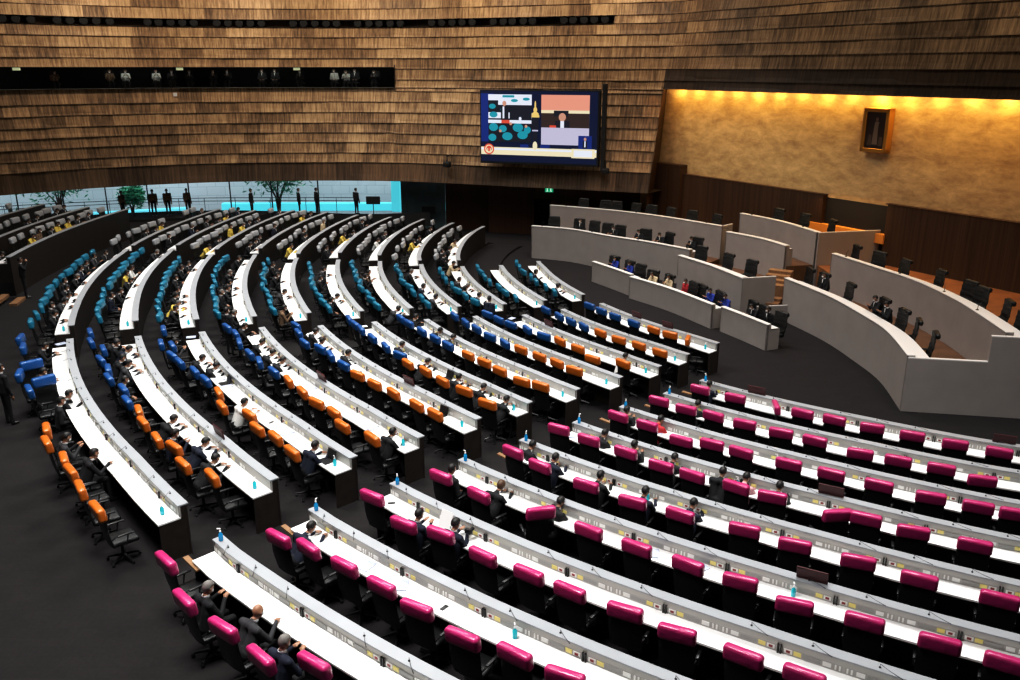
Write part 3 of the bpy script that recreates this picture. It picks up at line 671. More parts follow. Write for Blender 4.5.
POSE_HEADY = {'write': -.12+.09+.18, 'hunch': -.12+.09+.32, 'upright': -.01, 'phone': .03, 'chin': .17}
poses = ['write', 'hunch', 'upright', 'phone', 'chin', 'write']
used = []
cnt = {}
HEADS.sort(key=lambda h: (h[0], h[1]))
for (k, t, off, kind) in HEADS:
    pose = random.choice(poses); outfit = random.choice(['dark', 'dark', 'dark', 'navy']); kw = {}
    if kind == 'grey': outfit = 'grey'
    elif kind in ('white', 'red', 'cream', 'pink'): outfit = kind; pose = 'write'
    elif kind == 'greyshirt': outfit = 'grey'; pose = 'write'
    elif kind == 'bald': kw['bald'] = True; outfit = 'grey'; pose = 'chin'
    elif kind == 'grey_back': kw['hair'] = 'grey'; pose = 'phone'
    elif kind == 'camera': pose = 'phone'; outfit = 'navy'
    elif kind == 'paper': pose = 'phone'; outfit = 'navy'
    elif kind == 'brown': kw['hair'] = 'brown'; pose = 'hunch'
    elif kind == 'laptop': pose = 'write'; outfit = 'navy'
    if off < .62: pose = 'hunch' if pose not in ('phone',) else pose
    mx = {'write': .80, 'hunch': .66, 'upright': .98, 'phone': .92, 'chin': .78}[pose]
    off = min(max(off, mx-.06), mx+.12)
    # sit on the chair nearest to that place
    near = [c for c in CHAIRPOS if c[0] == k]
    c = min(near, key=lambda c: abs(c[1]-t)); lateral = radians(c[1]-t)*R0(k)
    t2 = c[1] if abs(lateral) < .35 else t
    used.append((k, c[1]))
    sec = 'magenta' if t > 46 else ('orange-blue' if t > 25 else 'turquoise')
    key = (k, sec); cnt[key] = cnt.get(key, 0)+1
    row = ORD[kidx(k)-1] if sec == 'magenta' else ORD[kidx(k)+1]
    if kind == 'bald': lab = 'bald person in grey suit at the outermost magenta row, lower left'
    else: lab = 'person in %s, %s, %s seated along %s %s row from podium' % (OUTW[outfit], POSEW[pose], ORD[cnt[key]], row, sec)
    seated(k, t2, c[2] if abs(lateral) < .6 else 1.05, outfit, pose, lab, group='seated members', **kw)
# further people in the turquoise and grey blocks
def crowd(sec, k, prob, yellow):
    n = 0
    lst = [c for c in CHAIRPOS if c[0] == k and ((sec == 'grey' and c[1] < 4.8) or (sec == 'teal' and 4.8 < c[1] < 25) or sec == 'outer')]
    for c in sorted(lst, key=lambda c: -c[1]):
        if (k, c[1]) in used or random.random() > prob: continue
        n += 1
        outfit = random.choices(['dark', 'navy', 'grey', 'cream', 'white', 'yellow', 'brown'], [9, 2, 2, .9, .8, yellow, .5])[0]
        pose = random.choice(poses)
        mx = {'write': .80, 'hunch': .66, 'upright': .98, 'phone': .92, 'chin': .78}[pose]
        if sec == 'outer': w = {'Z': 'front', 'Y': 'middle', 'X': 'rear'}[k]+' raised left row'
        else: w = '%s %s row' % (ORD[kidx(k)+1], {'grey': 'grey', 'teal': 'turquoise'}[sec])
        seated(k, c[1], c[2], outfit, pose, 'person in %s, %s, %s from near end of %s' % (OUTW[outfit], POSEW[pose], ORD[n], w), group='seated members',
               hair=random.choice(['black', 'black', 'long', 'grey']))
for k in SEC['teal']:
    crowd('teal', k, .52 if k in 'ABCDE' else (.35 if k in 'FGH' else .12), .5)
for k in SEC['grey']: crowd('grey', k, .5 if k in 'ABCD' else .33, 2.2)
for k in 'ZYX': crowd('outer', k, .6, 5)
for k in 'ABCDEFG':
    n = 0
    for c in [c for c in CHAIRPOS if c[0] == k and 25 < c[1] < 34]:
        if (k, c[1]) in used or random.random() > .32: continue
        n += 1
        seated(k, c[1], c[2], 'dark', 'write', 'person in dark suit writing, %s among the blue-topped chairs of %s row' % (ORD[n], ORD[kidx(k)+1]), group='seated members')
# standing people
person((-20.1, 34.6, zf('A')), radians(-60), 'shoot', 'dark', 'photographer in black raising a camera by the left walkway wall', mask=False)
person((-13.4, 21.3, zf('A')), radians(-35), 'stand', 'dark', 'person in dark suit standing at the left edge behind blue chairs')
for i, (x, y, of) in enumerate([(-22.9, 55.3, 'brown'), (-22.1, 55.6, 'brown'), (-20.9, 55.8, 'brown'), (-24.6, 54.6, 'brown'), (-16.7, 55.6, 'dark'), (-13.7, 55.9, 'dark'), (-12.6, 56.1, 'dark'), (-10.0, 56.0, 'dark')]):
    person((x, y, zf('A')), radians(200+i*17), 'stand', of, 'person in %s standing by the far window, %s from the left' % (OUTW[of], ORD[i+1]), group='people by the window')
# person standing at the end of turquoise rows
for i, (k, t, of, w) in enumerate([('D', 25.0, 'dark', 'middle aisle beside the eighth row'), ('I', 25.6, 'navy', 'middle aisle beside the third row')]):
    person(pt(k, t, 1.1, 0), radians(t-60), 'stand', of, 'person in %s standing in the %s' % (OUTW[of], w))
# ------------------------------------------------------------------ small things on the desks
M_BOT = plain('blue_gel', (.01, .30, .62), .15, coat=.5)
M_BOT2 = plain('teal_gel', (.02, .50, .60), .15, coat=.5)
def bottle_mesh(m):
    mb = MB().lathe([(.030, 0), (.033, .01), (.033, .11), (.014, .14), (.014, .16)], 12, m=0)
    mb.lathe([(.017, .16), (.017, .175), (.006, .178), (.006, .205)], 8, m=1).box(-.008, .045, -.008, .008, .20, .215, 1)
    return mb
BOT = {}
for nm, m in (('b', M_BOT), ('t', M_BOT2)):
    b = MB().lathe([(.036, 0), (.040, .01), (.040, .13), (.017, .165), (.017, .18)], 12).mesh([m], 'bot', True)
    p = MB().lathe([(.020, .18), (.020, .20), (.007, .202), (.007, .235)], 8).box(-.010, .055, -.009, .009, .23, .247).mesh([M_WHITE], 'pump')
    BOT[nm] = (b, p)
def bottle(loc, kind, label, group):
    e = thing('sanitiser_bottle', label, 'bottle', loc, random.uniform(0, 6), group)
    link('bottle_body', BOT[kind][0], e); link('pump_head', BOT[kind][1], e)
for k in 'ABCDEFGHI':
    bottle(pt(k, SEC['mag'][k][0]+degrees(.16/R0(k)), .11, 1.10), 'b', 'blue pump bottle on the aisle-end ledge of %s magenta row' % ORD[kidx(k)-1], 'sanitiser bottles')
for k in KS:
    bottle(pt(k, SEC['bo'][k][1]-degrees(.35/R0(k)), .40, .85), 't', 'turquoise pump bottle on the lower end of desk row %s from podium' % ORD[kidx(k)+1], 'sanitiser bottles')
    bottle(pt(k, SEC['teal'][k][1]-degrees(.3/R0(k)), .36, .85), 't', 'turquoise pump bottle at the lower end of turquoise row %s' % ORD[kidx(k)+1], 'sanitiser bottles')
for k, t in (('B', 55.3), ('D', 60.4), ('E', 54.3), ('G', 57.2), ('F', 56.6)):
    bottle(pt(k, t, .34, .85), 't', 'turquoise bottle in the middle of the %s magenta desk' % ORD[kidx(k)-1], 'sanitiser bottles')
FOLD = MB().rbox((0, 0, .13), (.52, .03, .24), .01, 2).mesh([M_REDF], 'fold')
for (k, t) in (('I', 53.0), ('I', 67.4), ('F', 60.2), ('D', 60.8), ('D', 36.6), ('E', 39.2), ('B', 40.6), ('K', 32.7), ('K', 37.4), ('I', 32.2)):
    o = link('name_board', FOLD, None, pt(k, t, .10, 1.10), radians(t-90)); o.rotation_euler = (radians(12), 0, radians(t-90))
    setp(o, 'dark red board standing on the ledge of desk row %s, %s part' % (ORD[kidx(k)+1], 'right-hand' if t > 64 else ('magenta' if t > 47 else ('lower orange' if t > 36 else 'upper blue'))), 'board', 'dark red boards')
PAP = MB().box(-.105, .105, -.148, .148, 0, .004).mesh([M_PAPER]); PAPG = MB().box(-.105, .105, -.148, .148, 0, .02).mesh([plain('folder_blue_grey', (.45, .5, .62), .5)])
PHONE = MB().rbox((0, 0, .006), (.075, .155, .011), .004, 1).mesh([M_PLASTIC])
def flat(name, me, k, t, off, yaw, label, cat, group, z=.852): o = link(name, me, None, pt(k, t, off, z), radians(t-90+yaw)); setp(o, label, cat, group); return o
n = 0
for k in 'ABCDEFGHI':
    n = 0
    for c in [c for c in CHAIRPOS if c[0] == k and c[1] > 25]:
        if random.random() < .42:
            n += 1
            sec = 'magenta' if c[1] > 46 else 'blue-orange'
            flat('paper_sheets', random.choice([PAP, PAP, PAPG]), k, c[1]+random.uniform(-.2, .2), .41+random.uniform(-.02, .02), random.uniform(-35, 35),
                 'papers lying on the worktop in row %s from podium, %s sheaf from the upper end' % (ORD[kidx(k)+1], ORD[n]), 'papers', 'papers on desks')
        elif random.random() < .12:
            flat('mobile_phone', PHONE, k, c[1], .42, random.uniform(-60, 60), 'dark phone lying on the worktop of desk row %s' % ORD[kidx(k)+1], 'phone', 'phones on desks')
def laptop(k, t, off, label):
    e = thing('laptop', label, 'laptop', pt(k, t, off, .852), radians(t-90))
    link('keyboard_base', MB().rbox((0, 0, .010), (.34, .24, .018), .006, 1).mesh([M_PLASTIC]), e)
    s = link('screen', MB().rbox((0, 0, .115), (.34, .012, .23), .005, 1).mesh([M_PLASTIC]), e, (0, .12, .015)); s.rotation_euler = (radians(-18), 0, 0)
laptop('C', 43.9, .43, 'open black laptop near the lower end of the ninth row')
laptop('C', 33.9, .43, 'open black laptop in the upper part of the ninth row')
laptop('E', 42.6, .43, 'open black laptop near the lower end of seventh row')
laptop('F', 38.2, .43, 'open black laptop beside the reader in the sixth row')
# paper held up and camera in the third row of magenta
o = link('paper_sheets', MB().box(-.15, .15, -.004, .004, -.20, .20).mesh([M_PAPER]), None, pt('C', 50.6, .45, 1.08), radians(50.6-90)); o.rotation_euler[0] = radians(-25); setp(o, 'large white papers held upright by a member in the magenta block', 'papers')
e = thing('camera', 'black camera held by the person in navy suit, magenta block', 'camera', pt('C', 51.5, .42, 1.02), radians(51.5-90))
link('camera_body', MB().rbox((0, 0, .05), (.14, .07, .10), .015, 2).mesh([M_PLASTIC]), e); link('lens', MB().tube([(0, .03, .05), (0, .14, .05)], .035, 12).mesh([M_BLACK]), e)
def area(name, loc, size, energy, col=(1, 1, 1), target=None, sy=None, spread=None):
    l = bpy.data.lights.new(name, 'AREA'); l.energy = energy; l.color = col; l.size = size
    if sy: l.shape = 'RECTANGLE'; l.size_y = sy
    if spread: l.spread = spread
    o = bpy.data.objects.new(name, l); COL.objects.link(o); o.location = loc
    if target is not None: o.rotation_euler = (Vector(target)-Vector(loc)).to_track_quat('-Z', 'Y').to_euler()
    return o
# ------------------------------------------------------------------ hall shell
#  plan of the timber wall at z = 9.2, it leans outwards by .2 m per metre
WP = [(-50, -20), (-51, 5), (-47.5, 28), (-38.5, 43.5), (-29.9, 50.4), (-25.6, 53.8), (-20.0, 56.4), (-13.6, 57.4), (-6.9, 57.1), (-.3, 54.8), (4.6, 52.9), (7.6, 51.75), (9.1, 50.9), (10.9, 47.7), (14.3, 41.9), (19.3, 33.6), (24.6, 23.5), (29, 10), (31, -6), (28, -22), (14, -30), (-10, -33), (-34, -29), (-50, -20)]
WC = catmull(WP, 10)
SL = [0]
for a, b in zip(WC, WC[1:]): SL.append(SL[-1]+(b-a).length)
def wall_pt(s, z, inn=0):
    s = max(0, min(SL[-1]-1e-6, s)); lo = 0
    import bisect
    i = min(len(SL)-2, max(0, bisect.bisect_right(SL, s)-1)); f = (s-SL[i])/(SL[i+1]-SL[i])
    p = WC[i].lerp(WC[i+1], f); d = (WC[i+1]-WC[i]).normalized()
    # blend the directions of neighbours for a smooth normal
    d2 = (WC[min(i+2, len(WC)-1)]-WC[max(i-1, 0)]).normalized(); d = (d+d2).normalized()
    nrm = Vector((d.y, -d.x, 0))           # towards the inside of the hall
    q = p+nrm*(-(.2 if z < 9.2 else .09)*(z-9.2)+inn); return Vector((q.x, q.y, z))
def s_at_x(x):
    lo = None
    for i in range(len(WC)-1):
        a, b = WC[i], WC[i+1]
        if a.x <= x < b.x and a.y > 20: return SL[i]+(x-a.x)/(b.x-a.x)*(SL[i+1]-SL[i])
S_GAL = s_at_x(-7.3); S_COR = s_at_x(8.8); S_SPOT = s_at_x(5.9); S_END = SL[-1]
S_LEFT0 = 0
def courses(name, s0, s1, lines, mat, step=.45, first_course=0, matfn=None):
    n = max(1, int(round((s1-s0)/step)))
    vs = []; fs = []; uv = []; mi = []
    for ci, (za, zb) in enumerate(zip(lines, lines[1:])):     # za bottom, zb top
        jit = {}
        prof = [(0, .02), (.35, .025), (.62, .04), (.82, .06), (.95, .080), (1.0, .085), (1.0, .02)]   # t from the top, protrusion
        b = len(vs)
        for i in range(n+1):
            s = s0+(s1-s0)*i/n
            pj = int((s+ci*.77)//1.8)
            random.seed(pj*131+ci*17); jv = random.uniform(-.022, .022); dz = random.uniform(-.02, .02)
            for t, pr in prof:
                z = zb+(za-zb)*t
                vs.append(wall_pt(s, z, pr+(jv if 0 < t and pr > .04 else 0))); uv.append((s, first_course+ci+.02+.96*(1-t)))
        m = len(prof)
        for i in range(n):
            for j in range(m-1):
                fs.append((b+i*m+j, b+i*m+j+1, b+(i+1)*m+j+1, b+(i+1)*m+j)); mi.append(matfn(ci) if matfn else 0)
    me = mesh_from(vs, fs, mat, mi, name, False, uv)
    return setp(link(name, me), kind='structure')
LOW = [3.35, 4.5, 5.1, 5.75, 6.35, 6.95, 7.6, 8.25, 9.1]
MID = [10.36, 10.9, 11.5, 12.15, 12.75]
TOPL = [13.2, 13.85, 14.5, 15.2, 15.9, 16.6, 17.2]
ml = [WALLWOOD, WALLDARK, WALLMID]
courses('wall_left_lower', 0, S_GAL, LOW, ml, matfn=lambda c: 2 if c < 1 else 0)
courses('wall_left_upper', 0, S_GAL, MID, ml, first_course=20)
R_LOW = [3.35, 4.5, 5.1, 5.7, 6.3, 6.95, 7.6, 8.25, 8.9, 9.12]
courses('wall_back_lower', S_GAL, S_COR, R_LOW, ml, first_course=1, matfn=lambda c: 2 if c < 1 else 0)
R_MID = [9.12, 9.6, 10.25, 10.9, 11.5, 12.15, 12.75]
courses('wall_back_middle', S_GAL, S_COR, R_MID, ml, first_course=14)
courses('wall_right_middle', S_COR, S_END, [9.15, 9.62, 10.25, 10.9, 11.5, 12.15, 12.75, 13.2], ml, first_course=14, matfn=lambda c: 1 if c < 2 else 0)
courses('wall_left_top', 0, S_SPOT, TOPL, ml, first_course=40)
courses('wall_back_band', S_SPOT, S_COR, [12.75, 13.2], ml, first_course=39)
courses('wall_right_top', S_SPOT, S_END, TOPL, ml, first_course=40)
def band(name, s0, s1, z0, z1, inn, mat, step=1.0, uvc=60):
    n = max(1, int((s1-s0)/step)); vs = []; fs = []; uv = []
    for i in range(n+1):
        s = s0+(s1-s0)*i/n
        vs += [wall_pt(s, z0, inn), wall_pt(s, z1, inn)]; uv += [(s, uvc), (s, uvc+.99)]
    for i in range(n): fs.append((2*i, 2*i+1, 2*i+3, 2*i+2))
    return setp(link(name, mesh_from(vs, fs, mat, None, name, False, uv)), kind='structure')
def shelf(name, s0, s1, z, i0, i1, mat, step=1.0):
    n = max(1, int((s1-s0)/step)); vs = []; fs = []; uv = []
    for i in range(n+1):
        s = s0+(s1-s0)*i/n; vs += [wall_pt(s, z, i0), wall_pt(s, z, i1)]; uv += [(s, 70), (s, 70.9)]
    for i in range(n): fs.append((2*i, 2*i+1, 2*i+3, 2*i+2))
    return setp(link(name, mesh_from(vs, fs, mat, None, name, False, uv)), kind='structure')
# spotlight slot
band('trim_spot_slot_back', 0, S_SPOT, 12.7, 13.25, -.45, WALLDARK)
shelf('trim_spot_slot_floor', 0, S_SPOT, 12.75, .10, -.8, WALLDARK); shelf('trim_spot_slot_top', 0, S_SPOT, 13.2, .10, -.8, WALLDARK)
# gallery slot
band('wall_gallery_back', 0, S_GAL, 8.8, 10.6, -3.2, M_BLACK)
shelf('floor_gallery', 0, S_GAL, 8.9, .05, -3.3, CARPET); shelf('ceiling_gallery', 0, S_GAL, 10.36, .15, -3.3, M_BLACK)
shelf('trim_gallery_sill', 0, S_GAL, 9.12, .22, -.25, M_RISER)
me = MB(); a = wall_pt(S_GAL, 8.8, .1); b = wall_pt(S_GAL, 8.8, -3.3); me.add([a, b, b+Vector((0, 0, 1.7)), a+Vector((0, 0, 1.7))], [(0, 1, 2, 3)])
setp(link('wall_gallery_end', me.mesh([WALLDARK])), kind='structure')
# underside soffit of the timber wall
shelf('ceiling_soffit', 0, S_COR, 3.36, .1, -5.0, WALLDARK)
# lintel soffit over the lit alcove
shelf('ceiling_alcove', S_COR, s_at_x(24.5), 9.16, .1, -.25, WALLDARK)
# jamb of the alcove
ja = wall_pt(S_COR, 1.6, .1); jb = wall_pt(S_COR, 9.3, .1)
me = mesh_from([ja, jb, Vector((9.25, 52.5, 9.3)), Vector((8.9, 53.1, 1.6))], [(0, 1, 2, 3)], WAINS, None, 'j', False, [(0, 0), (0, 5), (1, 5), (1, 0)])
setp(link('trim_alcove_jamb', me), kind='structure')
# main ceiling
me = MB(); me.box(-60, 50, -45, 75, 17.0, 17.3); setp(link('ceiling', me.mesh([plain('ceiling_dark', (.05, .045, .04), .9)])), kind='structure')
# gold wall
GA, GB = Vector((10.4, 50.4, 0)), Vector((20.3, 34.2, 0)); GD = (GB-GA).normalized(); GN = Vector((-GD.y, GD.x, 0))*-1
if GN.dot(Vector((0, 0, 0))-GA) < 0: GN = -GN
def gp(s, z, n=0): return GA+GD*s+GN*n+Vector((0, 0, z))
me = mesh_from([gp(-6, 0), gp(34, 0), gp(34, 11), gp(-6, 11)], [(0, 1, 2, 3)], GOLD, None, 'g', False, [(-4, 0), (30, 0), (30, 11), (-4, 11)])
setp(link('wall_gold', me), kind='structure')
def gbox(name, s0, s1, z0, z1, n0, n1, mat, uvc=0):
    V = [gp(s, z, n) for z in (z0, z1) for s, n in ((s0, n0), (s1, n0), (s1, n1), (s0, n1))]
    me = mesh_from(V, [(0,3,2,1),(4,5,6,7),(0,1,5,4),(1,2,6,5),(2,3,7,6),(3,0,4,7)], mat)
    l = me.uv_layers.new(name='UVMap')
    for lp in me.loops:
        c = me.vertices[lp.vertex_index].co; l.data[lp.index].uv = ((Vector((c.x, c.y, 0))-GA).dot(GD), c.z*.2+.05)
    return setp(link(name, me), kind='structure')
gbox('trim_wainscot_back', -3.0, -.2, 0, 4.95, .02, .55, WAINS)
gbox('trim_wainscot_left', -.2, 9.75, 0, 4.42, .02, .30, WAINS)
gbox('trim_wainscot_gap', 9.75, 13.3, 0, 4.30, .02, .06, M_BLACK)
gbox('trim_wainscot_right', 13.3, 33, 0, 4.42, .02, .30, WAINS)
gbox('trim_wainscot_cap', 13.2, 33, 4.42, 4.46, .02, .32, WAINS)
gbox('trim_wainscot_cap_left', -.2, 9.8, 4.42, 4.46, .02, .32, WAINS)
o = gbox('lit_ledge', 8.6, 13.35, 2.62, 3.05, .07, .4, plain('orange_ledge', (.75, .32, .05), .6)); del o['kind']; setp(o, 'bright orange lit ledge in the dark gap under the gold wall', 'ledge')
# dark recess wall below the timber wall, right of the window
def vwall(name, P, z0, z1, mat, sc=1.0):
    vs = []; uv = []; s = 0
    for i, p in enumerate(P):
        if i: s += hypot(p[0]-P[i-1][0], p[1]-P[i-1][1])
        vs += [(p[0], p[1], z0), (p[0], p[1], z1)]; uv += [(s*sc, .05), (s*sc, .9)]
    return setp(link(name, mesh_from(vs, [(2*i, 2*i+1, 2*i+3, 2*i+2) for i in range(len(P)-1)], mat, None, name, False, uv)), kind='structure')
vwall('wall_recess_left', [(-4.3, 57.4), (-1.4, 56.8)], 0, 3.6, RECESS)
vwall('wall_recess_middle', [(-1.4, 56.8), (-1.4, 56.2), (1.55, 55.3)], 0, 3.6, RECESS)
vwall('wall_recess_right', [(2.6, 55.1), (5.6, 54.6), (8.9, 53.9)], 0, 3.6, RECESS)
vwall('wall_recess_over_door', [(1.55, 55.3), (2.6, 55.1)], 2.3, 3.6, RECESS)
vwall('wall_doorway_dark', [(1.2, 57.4), (3.2, 57.0)], 0, 3.6, M_BLACK)
vwall('wall_panel_beside_window', [(-7.3, 57.8), (-4.3, 57.3)], 0, 3.6, plain('blue_green_panel', (.10, .15, .16), .5, var=.2, vscale=2))
# ------------------------------------------------------------------ window strip and what lies outside
WIN = catmull([(-47, 42), (-38, 49.8), (-31, 54.2), (-24, 57.2), (-16, 58.0), (-7.4, 57.7)], 6)
M_MULL = plain('mullion', (.02, .03, .035), .4)
glass = bpy.data.materials.new('glass'); glass.use_nodes = True; gnt = glass.node_tree
for nd in list(gnt.nodes): gnt.nodes.remove(nd)
go = gnt.nodes.new('ShaderNodeOutputMaterial'); gt = gnt.nodes.new('ShaderNodeBsdfTransparent'); gt.inputs[0].default_value = (.88, .94, .95, 1)
gl = gnt.nodes.new('ShaderNodeBsdfGlossy'); gl.inputs['Roughness'].default_value = .05; gm = gnt.nodes.new('ShaderNodeMixShader'); gm.inputs[0].default_value = .06
gnt.links.new(gt.outputs[0], gm.inputs[1]); gnt.links.new(gl.outputs[0], gm.inputs[2]); gnt.links.new(gm.outputs[0], go.inputs[0])
i = 0; n = 1
pts = [p for p in WIN]
acc = 0; cuts = [pts[0]]
for a, b in zip(pts, pts[1:]):
    acc += (b-a).length
    if acc > 2.3: cuts.append(b); acc = 0
cuts[-1] = pts[-1]
for a, b in zip(cuts, cuts[1:]):
    w = thing('window_%d' % n, None, None, (a+b)/2+Vector((0, 0, .85))); setp(w, kind='structure'); n += 1
    c = (a+b)/2
    link('pane', mesh_from([a-c, b-c, b-c+Vector((0, 0, 3.0)), a-c+Vector((0, 0, 3.0))], [(0, 1, 2, 3)], glass), w)
    mb = MB(); mb.tube([a-c, a-c+Vector((0, 0, 3.0))], .045, 4); mb.tube([a-c+Vector((0, 0, .04)), b-c+Vector((0, 0, .04))], .05, 4)
    link('frame', mb.mesh([M_MULL]), w)
# courtyard outside
outm, ont, ob_ = new_mat('courtyard_wall'); ob_.inputs['Base Color'].default_value = (.78, .80, .82, 1); ob_.inputs['Roughness'].default_value = .8
br = ont.nodes.new('ShaderNodeTexBrick'); br.inputs['Scale'].default_value = .35; br.inputs['Mortar Size'].default_value = .006
br.inputs['Color1'].default_value = (.74, .77, .80, 1); br.inputs['Color2'].default_value = (.78, .81, .83, 1); br.inputs['Mortar'].default_value = (.52, .57, .60, 1)
tcx = ont.nodes.new('ShaderNodeUVMap'); tcx.uv_map = 'UVMap'; ont.links.new(tcx.outputs[0], br.inputs['Vector']); ont.links.new(br.outputs['Color'], ob_.inputs['Base Color'])
BK = catmull([(-60, 50), (-48, 60), (-36, 67), (-22, 70.5), (-8, 71), (2, 70)], 6)
vs = []; uv = []; s = 0
for i, p in enumerate(BK):
    if i: s += (p-BK[i-1]).length
    vs += [(p.x, p.y, -6), (p.x, p.y, 8)]; uv += [(s, 0), (s, 14)]
setp(link('wall_courtyard', mesh_from(vs, [(2*i, 2*i+1, 2*i+3, 2*i+2) for i in range(len(BK)-1)], outm, None, 'b', False, uv)), kind='structure')
M_CYAN = plain('cyan_light_strip', (.1, .6, .7), .5, emit=(.12, .62, .72), es=1.0)
o = link('light_trough', MB().rbox((0, 0, 0), (19, .6, .6), .05, 1).mesh([M_CYAN]), None, (-13.0, 67.5, -.05), radians(1)); setp(o, 'long glowing cyan light trough outside, low behind the far window', 'light')
o = link('light_column', MB().rbox((0, 0, 1.6), (.65, .25, 3.4), .05, 1).mesh([M_CYAN]), None, (-7.7, 58.4, 1.1), radians(-5)); setp(o, 'glowing cyan vertical panel at the right end of the window', 'light')
o = link('light_trough', MB().rbox((0, 0, 0), (22, .5, .25), .05, 1).mesh([plain('cyan_dim', (.1, .5, .6), .5, emit=(.2, .65, .75), es=.9)]), None, (-36, 64.5, -.4), radians(22)); setp(o, 'dim cyan light band outside behind the left part of the window', 'light')
# railing in front of the window
RL = catmull([(-42, 44.5), (-34, 51.2), (-27, 54.6), (-20, 56.4), (-10, 56.6)], 5)
mb = MB()
for zz in (2.0, 2.2): mb.tube([p+Vector((0, 0, zz)) for p in RL], .02, 4)
e = thing('railing', 'thin dark railing running along in front of the far window', 'railing', (0, 0, 0))
link('handrail', mb.mesh([M_MULL]), e)
for i in range(0, len(RL), 1): link('post', MB().tube([RL[i]+Vector((0, 0, 1.2)), RL[i]+Vector((0, 0, 2.2))], .02, 4).mesh([M_MULL]), e)
# trees outside
M_LEAF = plain('leaf_green', (.05, .32, .18), .6, var=.5, vscale=3); M_BARK = plain('bark', (.08, .05, .035), .9)
def tree(x, y, h, r, label, seed):
    rng = random.Random(seed)
    e = thing('courtyard_tree', label, 'tree', (x, y, -.5)); mb = MB()
    tips = []
    tr = MB()
    for i in range(7):
        a = rng.uniform(0, 6.3); q = Vector((cos(a)*r*.5, sin(a)*r*.5, h*rng.uniform(.6, .85))); tr.tube([(0, 0, 0), (q.x*.2, q.y*.2, h*.35), q], [.09, .06, .02], 6); tips.append(q)
    link('trunk', tr.mesh([M_BARK]), e)
    for i in range(900):
        c = rng.choice(tips)+Vector((rng.gauss(0, r*.35), rng.gauss(0, r*.35), rng.gauss(0, h*.13)))
        d = Vector((rng.gauss(0, 1), rng.gauss(0, 1), rng.gauss(0, .7))).normalized()*.22; u = d.cross(Vector((rng.gauss(0, 1), rng.gauss(0, 1), rng.gauss(0, 1)))).normalized()*.06
        mb.add([c-d, c+u, c+d, c-u], [(0, 1, 2, 3)])
    link('foliage', mb.mesh([M_LEAF]), e)
tree(-33.0, 63.0, 4.2, 2.0, 'leafy green tree outside the left part of the window', 3)
tree(-17.6, 65.5, 4.2, 1.9, 'leafy green tree outside the middle of the window', 5)
tree(-28.2, 64.2, 2.4, .8, 'small green shrub beside the left tree outside the window', 8)
# low dark wall and monitors behind the grey block
vwall('trim_rear_low_wall', [(-28.5, 49.6), (-25, 52.6), (-18, 54.4), (-10, 54.9), (-5.2, 55.9)], .5, 1.35, plain('low_wall', (.012, .012, .013), .7))
mb = MB().rbox((0, 0, .22), (.75, .06, .45), .02, 1); 
for i, (x, y) in enumerate([(-8.8, 55.4), (-5.4, 57.0)]):
    e = thing('monitor', 'dark flat monitor on stand near the window, %s one' % ('left' if i == 0 else 'right'), 'monitor', (x, y, 1.2 if i == 0 else .3), 0, 'monitors by the window')
    link('screen', MB().rbox((0, 0, 1.0), (.9, .06, .5), .02, 1).mesh([M_BLACK]), e); link('stand', MB().tube([(0, 0, 0), (0, 0, .8)], .03, 6).box(-.25, .25, -.15, .15, 0, .03).mesh([M_BLACK]), e)
# ------------------------------------------------------------------ spotlights
SPOTM = MB().tube([(0, 0, 0), (0, .0, .0)], .01, 4)
smb = MB(); smb.lathe([(.20, 0), (.24, .04), (.22, .24), (.12, .32)], 16)
SP_B = smb.mesh([M_BLACK], 'spot', True); SP_L = MB().lathe([(.19, -.005), (.16, .03)], 14).mesh([plain('spot_lens', (.03, .03, .03), .15)], 'lens', True)
SPX = [11, 24, 38, 63, 76, 89, 101, 114, 151, 162, 174, 186, 197, 219, 230, 241, 252, 263, 295, 305, 316, 327, 337, 358, 369, 379, 390, 400, 430, 440, 450, 460, 470, 491, 501, 510, 521, 530, 561, 570, 581, 591, 602]
for i, xx in enumerate(SPOTX):
    s = s_at_x(xx); p = wall_pt(s, 12.98, .0); q = wall_pt(s, 12.98, .5); d = (q-p).normalized()
    e = thing('spotlight', 'black spotlight in the upper wall slot, %s counted from the left' % (ORD[i+1] if i < 25 else 'well over twenty-fifth,'), 'spotlight', p, 0, 'slot spotlights')
    if i >= 25: e['label'] = 'black spotlight in the upper wall slot, %s counted from its right end' % ORD[len(SPOTX)-i]
    e.rotation_euler = d.to_track_quat('-Z', 'Y').to_euler()
    link('housing', SP_B, e); link('lens', SP_L, e)
for xx in (-30, -23, -16, -10):
    s = s_at_x(xx); area('gallery_fill', wall_pt(s, 10.3, -.5), 4, 9*LK, (.95, 1, .9), target=wall_pt(s, 9, -1.6), sy=.3)  # weak fill added inside the gallery so the spectators show
p = wall_pt(s_at_x(-21.0), 8.72, .10); o = link('wall_plate', MB().rbox((0, 0, 0), (.22, .05, .22), .01, 1).mesh([M_WHITE]), None, p, radians(10)); setp(o, 'small square white plate on the timber wall below the gallery', 'plate')
for i, (ra, za) in enumerate(((42.9, 1.30), (43.5, 1.45))):
    mb = MB(); V = [Vector((CX-(ra+dr)*cos(radians(t)), CY-(ra+dr)*sin(radians(t)), z)) for z in (za-.12, za) for t, dr in ((11.5, 0), (13.0, 0), (13.0, .3), (11.5, .3))]
    mb.add(V, [(0,3,2,1),(4,5,6,7),(0,1,5,4),(1,2,6,5),(2,3,7,6),(3,0,4,7)]); setp(link('aisle_step', mb.mesh([M_WOODTAN])), 'brown wooden step at the left edge beside the raised block, %s one' % ('lower' if i == 0 else 'upper'), 'step', 'left aisle steps')
